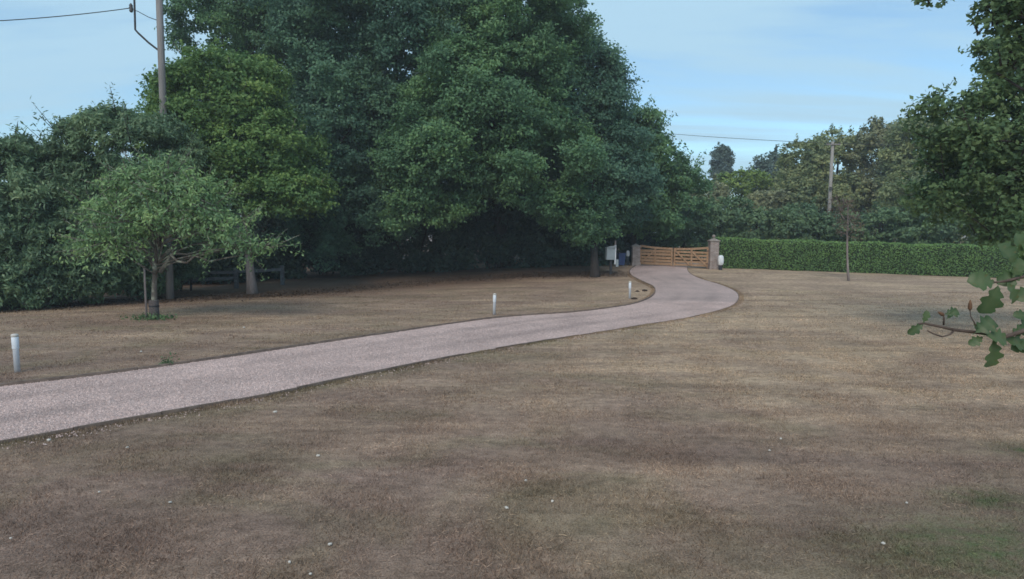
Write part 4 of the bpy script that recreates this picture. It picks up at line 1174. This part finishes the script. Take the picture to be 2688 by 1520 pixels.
v, tv = leaves_mesh(hpos - h0, hn, 0.115, 0.075, np.column_stack([RNG.random(nh), np.clip(patch * .4 + hn[:, 2] * .55 + .08, 0, 1), RNG.random(nh)]), 0, 0.15, 0.45)  # upward-facing leaves tinted lighter: new growth plus a painted-in top highlight
link('foliage', np_mesh('foliage', v, np.arange(len(v)).reshape(-1, 4), False, {'tint': tv}), M['lf_hedge'], hroot)

# young tree with stake in front of the hedge
sbp = gp(2228, 737); sY = sbp[1]
tree('sapling', 'thin young tree with sparse red-brown leaves before the hedge', 'tree', sbp, P(2226, 560, sY), 0.068,
     [B(2212, 560, sY, 34, 48, .6), B(2232, 600, sY, 38, 36, .6), B(2195, 540, sY, 22, 20, .4)], M['lf_redbrown'], M['bark_grey'], leaf=(0.09, 0.05), lai=0.16, rc=0.3, nlimbs=8, shoots=7, shoot_len=.4, limb_r=.012, flare=1.2)

# ------------------------------------------------------------------ trees beyond the hedge
def far_tree(name, label, cat, px, py, Y, rx, rz, ry, mat, leaf, lai=1.9, rc=None, extra=(), shoots=12, shoot_len=.8, group='trees beyond the hedge', under=.8, skirt=True):
    bs = on_ground(px, Y)
    bl = [B(px, py, Y, rx, rz, ry)] + [B(*e) for e in extra]
    c, r = bl[0]
    low = c[2] - r[2] - bs[2]
    if skirt and low > 0.6:
        bl.append((np.array([c[0], c[1], bs[2] + (low + r[2]*.5) / 2]), np.array([r[0]*.85, r[1]*.8, (low + r[2]*.5) / 2])))
    return tree(name, label, cat, bs, c + np.array([0, 0, r[2] * .3]), max(.1, r[0] * .06), bl, mat, M['bark'], leaf=leaf, lai=lai, rc=rc or max(.6, min(r[0], r[2]) * .38), group=group, nlimbs=9, shoots=shoots, shoot_len=shoot_len, under=under)

far_tree('poplar_tree', 'dark columnar tree standing far off above the others, left of centre sky', 'tree', 1895, 465, 110, 29, 48, 2.0, M['lf_far'], (.34, .22), lai=2.6, rc=.7, shoots=10, shoot_len=.5, extra=((1885, 425, 110, 17, 48, 1.4), (1906, 430, 110, 16, 48, 1.4), (1893, 402, 110, 12, 26, 1.2)))
far_tree('dark_tree', 'dark blue-green tree far off, right of the columnar tree', 'tree', 2028, 455, 95, 54, 62, 3, M['lf_far'], (.5, .3), extra=((1985, 490, 95, 45, 40, 3), (2075, 480, 95, 40, 50, 3)))
far_tree('lime_bush', 'bright lime-green rounded bush top below the columnar tree', 'bush', 1950, 492, 75, 78, 46, 3, M['lf_lime'], (.36, .22), extra=((2000, 505, 76, 45, 38, 2.5),))
far_tree('shrub', 'grey-brown shrub mass between the wood and the columnar tree', 'shrub', 1845, 515, 66, 62, 52, 2.5, M['lf_russet'], (.34, .2), extra=((1800, 540, 64, 50, 40, 2.5),))
far_tree('hedge_shrub', 'dark green shrubs just above the gate, left of the right pillar', 'shrub', 1790, 590, 50, 82, 55, 2, M['lf_shrub'], (.26, .16))
far_tree('hedge_shrub', 'dark green rounded shrub behind the right gate pillar', 'shrub', 1890, 575, 51, 78, 66, 2, M['lf_shrub'], (.26, .16))
far_tree('hedge_shrub', 'dull olive shrub showing between pillar and sapling, above the hedge', 'shrub', 1985, 595, 51, 70, 50, 2, M['lf_shrub'], (.26, .16))
far_tree('russet_bush', 'russet brown bush in the middle distance above the hedge', 'bush', 2012, 540, 60, 74, 38, 2.5, M['lf_russet'], (.3, .18), extra=((2060, 560, 60, 50, 38, 2.2),))
far_tree('hedge_shrub', 'green shrub behind the hedge left of the sapling', 'shrub', 2095, 590, 50, 74, 58, 2, M['lf_shrub'], (.26, .16))
far_tree('olive_tree', 'olive-green tree with thin top, left of the far utility pole', 'tree', 2105, 455, 62, 62, 88, 3, M['lf_olive'], (.32, .19), extra=((2090, 520, 60, 70, 50, 2.5),), lai=2.3, shoots=40)
far_tree('olive_tree', 'feathery olive tree right behind the far utility pole, tallest of the left pair', 'tree', 2200, 430, 64, 70, 90, 3, M['lf_olive'], (.32, .19), extra=((2230, 520, 60, 80, 60, 2.5),), lai=2.3, shoots=50)
far_tree('hedge_shrub', 'dark shrub behind the hedge just right of the sapling', 'shrub', 2200, 600, 49, 70, 48, 2, M['lf_shrub'], (.26, .16))
far_tree('brown_tree', 'tall brownish tree with a wispy pointed top in the right background', 'tree', 2310, 430, 60, 80, 105, 3, M['lf_russet'], (.32, .19), extra=((2300, 365, 60, 38, 40, 2), (2350, 500, 58, 80, 70, 2.5)), lai=2.3, shoots=60)
far_tree('hedge_shrub', 'mid-green shrub behind the hedge, right of the dark shrub', 'shrub', 2310, 595, 48, 82, 55, 2, M['lf_shrub'], (.26, .16))
far_tree('olive_tree', 'large olive-green tree in the right background, beside the dark near crown', 'tree', 2440, 420, 55, 105, 125, 3, M['lf_olive'], (.30, .18), extra=((2400, 520, 52, 100, 70, 2.5), (2530, 450, 56, 90, 120, 3)), lai=2.3, shoots=40)
far_tree('hedge_shrub', 'shrub behind the far right part of the hedge', 'shrub', 2440, 595, 46, 90, 58, 2, M['lf_shrub'], (.26, .16))
far_tree('hedge_shrub', 'shrub behind the hedge end, under the dark near crown', 'shrub', 2590, 590, 45, 95, 75, 2, M['lf_shrub'], (.26, .16))
far_tree('olive_tree', 'olive-green tree hidden mostly by the dark near crown at right', 'tree', 2680, 470, 54, 120, 150, 3, M['lf_olive'], (.30, .18))

# far utility pole and its wire
fb_ = on_ground(2170, 54)
root = tag(empty('far_utility_pole', tuple(fb_)), 'pale weathered utility pole among the trees beyond the hedge', 'utility pole')
fh = P(2172, 372, 54)[2] - fb_[2]
mb = MB(); mb.tube([(0, 0, -.3), (0, 0, fh * .5), (0.02, 0, fh)], [.17, .15, .125], 12); mb.build('shaft', M['pale_wood'], root, smooth=True)
mb = MB(); mb.bar((-.6, -.15, fh - .25), (.6, -.15, fh - .25), .09, .11); mb.build('crossarm', M['pole'], root)
mb = MB(); mb.box((-.08, -.22, fh * .62), (.16, .14, .3), 0, .01); mb.build('fuse_box', M['porcelain'], root)
for dx in (-.5, .5):
    mb = MB(); mb.lathe((dx, -.15, fh - .195), [(.02, 0), (.05, .03), (.03, .07), (.05, .1), (.02, .15)], 10); mb.build('insulator', M['porcelain'], root)
a = P(2172, 373, 54) + np.array([-.5, -.15, -.1]); b = P(1560, 322, 78); b = a + (b - a) * 1.6
mb = MB(); pts = []
for k in range(31):
    t_ = k / 30; q = a * (1-t_) + b * t_; pts.append(q - np.array([0, 0, 4 * t_ * (1-t_) * 0.5]))
mb.tube(pts, .022, 5); tag(mb.build('overhead_wire', M['wire']), 'thin wire sagging across the sky left of the far pole', 'wire', 'overhead wires')
a = P(2172, 373, 54) + np.array([.5, -.15, -.1]); b = a + np.array([40, 2, 1.0])
mb = MB(); pts = []
for k in range(31):
    t_ = k / 30; q = a * (1-t_) + b * t_; pts.append(q - np.array([0, 0, 4 * t_ * (1-t_) * 0.6]))
mb.tube(pts, .022, 5); tag(mb.build('overhead_wire', M['wire']), 'thin wire running right from the far pole into the trees', 'wire', 'overhead wires')

# ------------------------------------------------------------------ dark tree at the right edge
rb = on_ground(2960, 17.0)
tree('oak_tree', 'dark tree at the right edge, sky showing through its sparse upper twigs', 'tree', rb, P(2870, 330, 17), 0.24,
     [B(2640, 470, 16.5, 150, 130, 1.6), B(2800, 420, 17, 190, 200, 2.0), B(2560, 370, 16.5, 130, 65, 1.2), B(2660, 590, 16, 110, 75, 1.2), B(2430, 290, 16.5, 45, 28, .5), B(2700, 250, 17, 75, 90, 1.2), B(2640, 180, 17, 50, 50, .8), B(2500, 500, 17, 105, 95, 1.4), B(2600, 265, 16.5, 75, 45, .9), B(2655, 130, 17, 45, 60, .8)],
     M['lf_oak'], M['bark'], leaf=(0.135, 0.085), lai=1.45, rc=0.45, nlimbs=40, shoots=60, shoot_len=.6, limb_r=.09, under=.8, inner=.3, front=.8)
root = tree('overhanging_tree', 'sparse leafy bough hanging into the top right corner', 'tree', on_ground(3080, 12), P(2960, -60, 12), 0.16,
     [B(2450, -8, 12, 38, 26, .35), B(2590, 62, 12, 48, 20, .35), B(2640, 10, 12, 60, 45, .6), B(2700, 90, 12, 45, 90, .6), B(2640, 170, 12, 32, 50, .4)],
     M['lf_oak'], M['bark'], leaf=(0.115, 0.075), lai=1.0, rc=0.22, nlimbs=30, shoots=22, shoot_len=.3, limb_r=.05, under=.9, front=.9)

# ------------------------------------------------------------------ near twig reaching in at the right
NY = 2.25
nb = np.array([2.55, 2.35, float(g(2.55, 2.35))])
near = tag(empty('oak_sapling', tuple(nb)), 'close leafy twig with lobed green leaves reaching in from the right', 'sapling')
def Q(px, py, dy=0.0): return P(px, py, NY + dy) - nb
mb = MB(); mb.tube([(0, 0, -.1), (-.03, .02, .8), (-.08, -.02, 1.6), (-.05, 0, 2.4), (.02, 0.02, 3.1)], [.035, .03, .025, .017, .008], 10); mb.build('trunk', M['twig'], near, smooth=True)
mb = MB(); mb.tube([(-.08, -.02, 1.7), Q(2760, 850, .03), Q(2688, 868), Q(2640, 884), Q(2575, 874), Q(2506, 866), Q(2470, 858), Q(2427, 849), Q(2410, 850)], [.013, .010, .0085, .0075, .0065, .0055, .0048, .0040, .0028], 8); mb.build('branch', M['twig'], near, smooth=True)
mb = MB(); mb.tube([Q(2506, 866), Q(2494, 878, -.01), Q(2474, 884, -.02), Q(2450, 876, -.02), Q(2434, 868, -.02)], [.0038, .0034, .003, .0028, .002], 6); mb.build('twig', M['twig'], near, smooth=True)
mb = MB(); mb.tube([Q(2477, 853), Q(2478, 836, -.01), Q(2476, 824, -.01)], [.0036, .003, .0024], 6); mb.build('twig', M['twig'], near, smooth=True)
mb = MB(); mb.tube([Q(2570, 870), Q(2558, 848), Q(2548, 830), Q(2546, 812)], [.003, .0026, .002, .0015], 6); mb.build('twig', M['twig'], near, smooth=True)
mb = MB(); mb.tube([(-.07, -.01, 2.0), Q(2740, 700, .05), Q(2688, 726, .03), Q(2640, 738), Q(2605, 742)], [.010, .008, .006, .005, .003], 8); mb.build('branch', M['twig'], near, smooth=True)
mb = MB(); mb.tube([(-.06, -.01, 2.1), Q(2740, 640, .1), Q(2690, 670, .08), Q(2660, 700, .06)], [.010, .007, .005, .003], 8); mb.build('branch', M['twig'], near, smooth=True)

LOBE = [(0, .02), (.10, .12), (.09, .18), (.27, .28), (.33, .36), (.24, .42), (.22, .46), (.40, .56), (.46, .66), (.34, .71), (.28, .74), (.34, .84), (.26, .93), (.12, .97), (0, 1.0)]
def near_leaf(px, py, L, ang, tilt, dy=0.0, shape='lobe', curl=.18, wid=1.0, tint=(.5, .5)):
    """px,py = stalk end; ang = direction in the picture (0 right, 90 up); L in photo pixels"""
    Lm = L * (NY + dy) / F
    pts = LOBE if shape == 'lobe' else [(0, .02), (.14, .12), (.24, .3), (.28, .5), (.24, .72), (.12, .9), (0, 1)]
    vs = []; fs = []
    n_ = len(pts)
    for (x_, y_) in pts:                      # midrib, right edge, left edge
        bend = -curl * 1.5 * (y_ ** 2)
        vs.append((0, y_, bend)); 
    for sgn in (1, -1):
        for (x_, y_) in pts:
            bend = -curl * 1.5 * (y_ ** 2) + (.42 if sgn > 0 else .30) * abs(x_) * wid + .035 * math.sin(y_ * 17 + sgn)
            vs.append((sgn * x_ * wid * .9 + random.uniform(-.012, .012), y_, bend))
    for sgn, off in ((1, n_), (-1, 2 * n_)):
        for k in range(n_ - 1):
            q_ = (k, off + k, off + k + 1, k + 1)
            fs.append(q_ if sgn > 0 else q_[::-1])
    stalk = len(vs); vs += [(-.012, -.14, 0), (.012, -.14, 0), (.010, .03, 0.004), (-.010, .03, 0.004)]; fs.append((stalk, stalk+1, stalk+2, stalk+3))
    A = np.array(vs) * Lm
    a_ = math.radians(ang)
    yv = np.array([math.cos(a_), -math.sin(tilt) * .5, math.sin(a_)]); yv /= np.linalg.norm(yv)
    nv = np.array([0.25 * math.sin(tilt), -math.cos(tilt), 0.55]); nv = nv - yv * nv.dot(yv); nv /= np.linalg.norm(nv)
    xv = np.cross(yv, nv)
    W_ = A[:, :1] * xv + A[:, 1:2] * yv + A[:, 2:3] * nv + Q(px, py, dy)
    me = bpy.data.meshes.new('leaf'); me.from_pydata([tuple(p) for p in W_], [], fs); me.update()
    at = me.attributes.new('tint', 'FLOAT_COLOR', 'POINT')
    at.data.foreach_set('color', np.tile([tint[0], tint[1], .5, 1], len(vs)).astype(np.float32).ravel())
    rb_ = np.zeros((len(vs), 4), np.float32); rb_[:n_, :3] = .8; rb_[stalk:, :3] = .6; rb_[:, 3] = 1
    at = me.attributes.new('rib', 'FLOAT_COLOR', 'POINT'); at.data.foreach_set('color', rb_.ravel())
    me.polygons.foreach_set('use_smooth', np.ones(len(me.polygons), dtype=bool))
    link('leaf', me, M['lf_near'], near)
for args in [
    (2424, 849, 42, 215, .3, 0, 'lobe', .3, .8), (2422, 848, 34, 75, .6, 0, 'lobe', .2, .8), (2480, 826, 36, 20, .5, -.01, 'lobe', .2, 1.1), (2486, 836, 26, 60, .9, -.01, 'oval', .2, .8),
    (2560, 874, 60, 40, .2, -.03, 'lobe', .15, 1.15), (2585, 880, 62, -8, .4, -.04, 'lobe', .2, 1.1), (2606, 890, 78, -85, .25, -.03, 'lobe', .25, .95), (2580, 884, 40, 205, .5, -.02, 'lobe', .2, .9),
    (2566, 876, 28, 110, .6, 0, 'oval', .2, .9), (2630, 888, 66, -14, .5, .02, 'lobe', .2, 1.0), (2650, 880, 50, 28, .4, .02, 'lobe', .2, .9), (2676, 872, 46, 60, .3, .03, 'lobe', .2, .9),
    (2612, 742, 64, 170, .2, 0, 'lobe', .2, 1.2), (2620, 748, 78, 250, .3, -.02, 'lobe', .3, 1.0), (2640, 740, 62, 300, .4, .0, 'lobe', .2, 1.0), (2656, 730, 54, 70, .5, .02, 'lobe', .2, .9),
    (2664, 700, 70, 120, .3, .06, 'lobe', .2, 1.0), (2676, 690, 67, 60, .5, .07, 'lobe', .2, 1.0), (2682, 672, 59, 100, .3, .08, 'lobe', .2, 1.1), (2690, 660, 67, 45, .4, .09, 'lobe', .2, 1.0), (2680, 716, 62, 200, .4, .03, 'lobe', .2, 1.0),
    (2700, 830, 40, 170, .5, .03, 'lobe', .2, 1.0), (2700, 905, 44, 190, .4, .02, 'lobe', .2, 1.0), (2720, 760, 56, 200, .4, .05, 'lobe', .2, 1.0), (2740, 690, 56, 150, .4, .05, 'lobe', .2, 1.0)]:
    near_leaf(*args, tint=(random.random(), random.random()))
for (px_, py_, an, L_) in ((2546, 812, 92, 30), (2478, 824, 150, 20)):
    mb = MB(); a_ = math.radians(an); p0 = Q(px_, py_ + 4, -.01); dv_ = np.array([math.cos(a_), 0, math.sin(a_)]) * L_ * NY / F
    mb.tube([p0, p0 + dv_ * .25, p0 + dv_ * .6, p0 + dv_], [.002, .0075, .006, .0012], 8); mb.build('bud', M['bud'], near, smooth=True)

# ------------------------------------------------------------------ pale stones lying on the lawn
stone_me = []
for k in range(4):
    bm = bmesh.new(); bmesh.ops.create_icosphere(bm, subdivisions=1, radius=1.0)
    for v_ in bm.verts: v_.co *= random.uniform(.7, 1.15)
    me = bpy.data.meshes.new('flint_stone'); bm.to_mesh(me); bm.free(); me.materials.append(M['flint']); stone_me.append(me)
def stone(px_, py_, size, lab):
    b_ = gp(px_, py_); o = bpy.data.objects.new('flint_stone', random.choice(stone_me)); COL.objects.link(o)
    s_ = size * b_[1] / F * .48
    o.location = b_ + np.array([0, 0, s_ * .35 + .013]); o.scale = (s_ * 1.2, s_, s_ * .75); o.rotation_euler = (0, 0, random.random() * 6)
    tag(o, lab, 'stone', 'pale stones on the lawn')
stone(866, 1434, 13, 'largest white stone on the lawn, near the bottom left')
stone(722, 1085, 11, 'white stone on the lawn just below the drive')
stone(835, 1200, 10, 'white stone alone on brown grass left of centre')
stone(128, 1160, 12, 'white stone beside the near drive edging at far left')
stone(2318, 1432, 12, 'pale stone on the grass at lower right')
stone(1330, 1338, 12, 'pale flat stone at the bottom centre of the lawn')
for (px_, py_, s_, lab) in (
    (334, 1178, 8, 'small pale stone on brown grass below the left end of the drive'), 
    (815, 1512, 10, 'pale stone at the very bottom of the photo, left of centre'), (760, 1480, 9, 'pale stone below and left of the largest white stone'),
    (1380, 1265, 8, 'small pale stone on greenish grass at lower centre'), (1450, 1320, 9, 'small pale stone right of the pale flat stone'),
    (2020, 1186, 7, 'small pale stone on the right lawn, lower of a close pair'), (2050, 1155, 7, 'small pale stone on the right lawn, upper of a close pair'),
    (2380, 1324, 8, 'small pale stone above the lower right pale stone'), (28, 1418, 9, 'pale stone at the left edge near the bottom corner'),
    (260, 1296, 8, 'small pale stone on the lower left lawn, uppermost of three'), (446, 1323, 9, 'small pale stone on the lower left lawn, rightmost of three'),
    (640, 862, 7, 'small pale stone between the small tree and the drive'), (370, 925, 7, 'small pale stone on the lawn above the drive weed tuft'),
    
    
    ):
    stone(px_, py_, s_, lab)

# ------------------------------------------------------------------ thin volume added to lift the dark tones, like lens glare
m, n_, l_, out_ = new_mat('added_haze')
vol = n_.new('ShaderNodeVolumePrincipled')
vol.inputs['Color'].default_value = (0.86, 0.93, 1.0, 1.0)
vol.inputs['Density'].default_value = 0.0011
l_.new(vol.outputs[0], out_.inputs['Volume'])
mb = MB(); mb.box((0, 870, 15.5), (1820, 1880, 35))
tag(mb.build('added_haze', m), 'thin pale veil added over the whole garden to lift the dark tones', 'added_haze', kind='stuff')
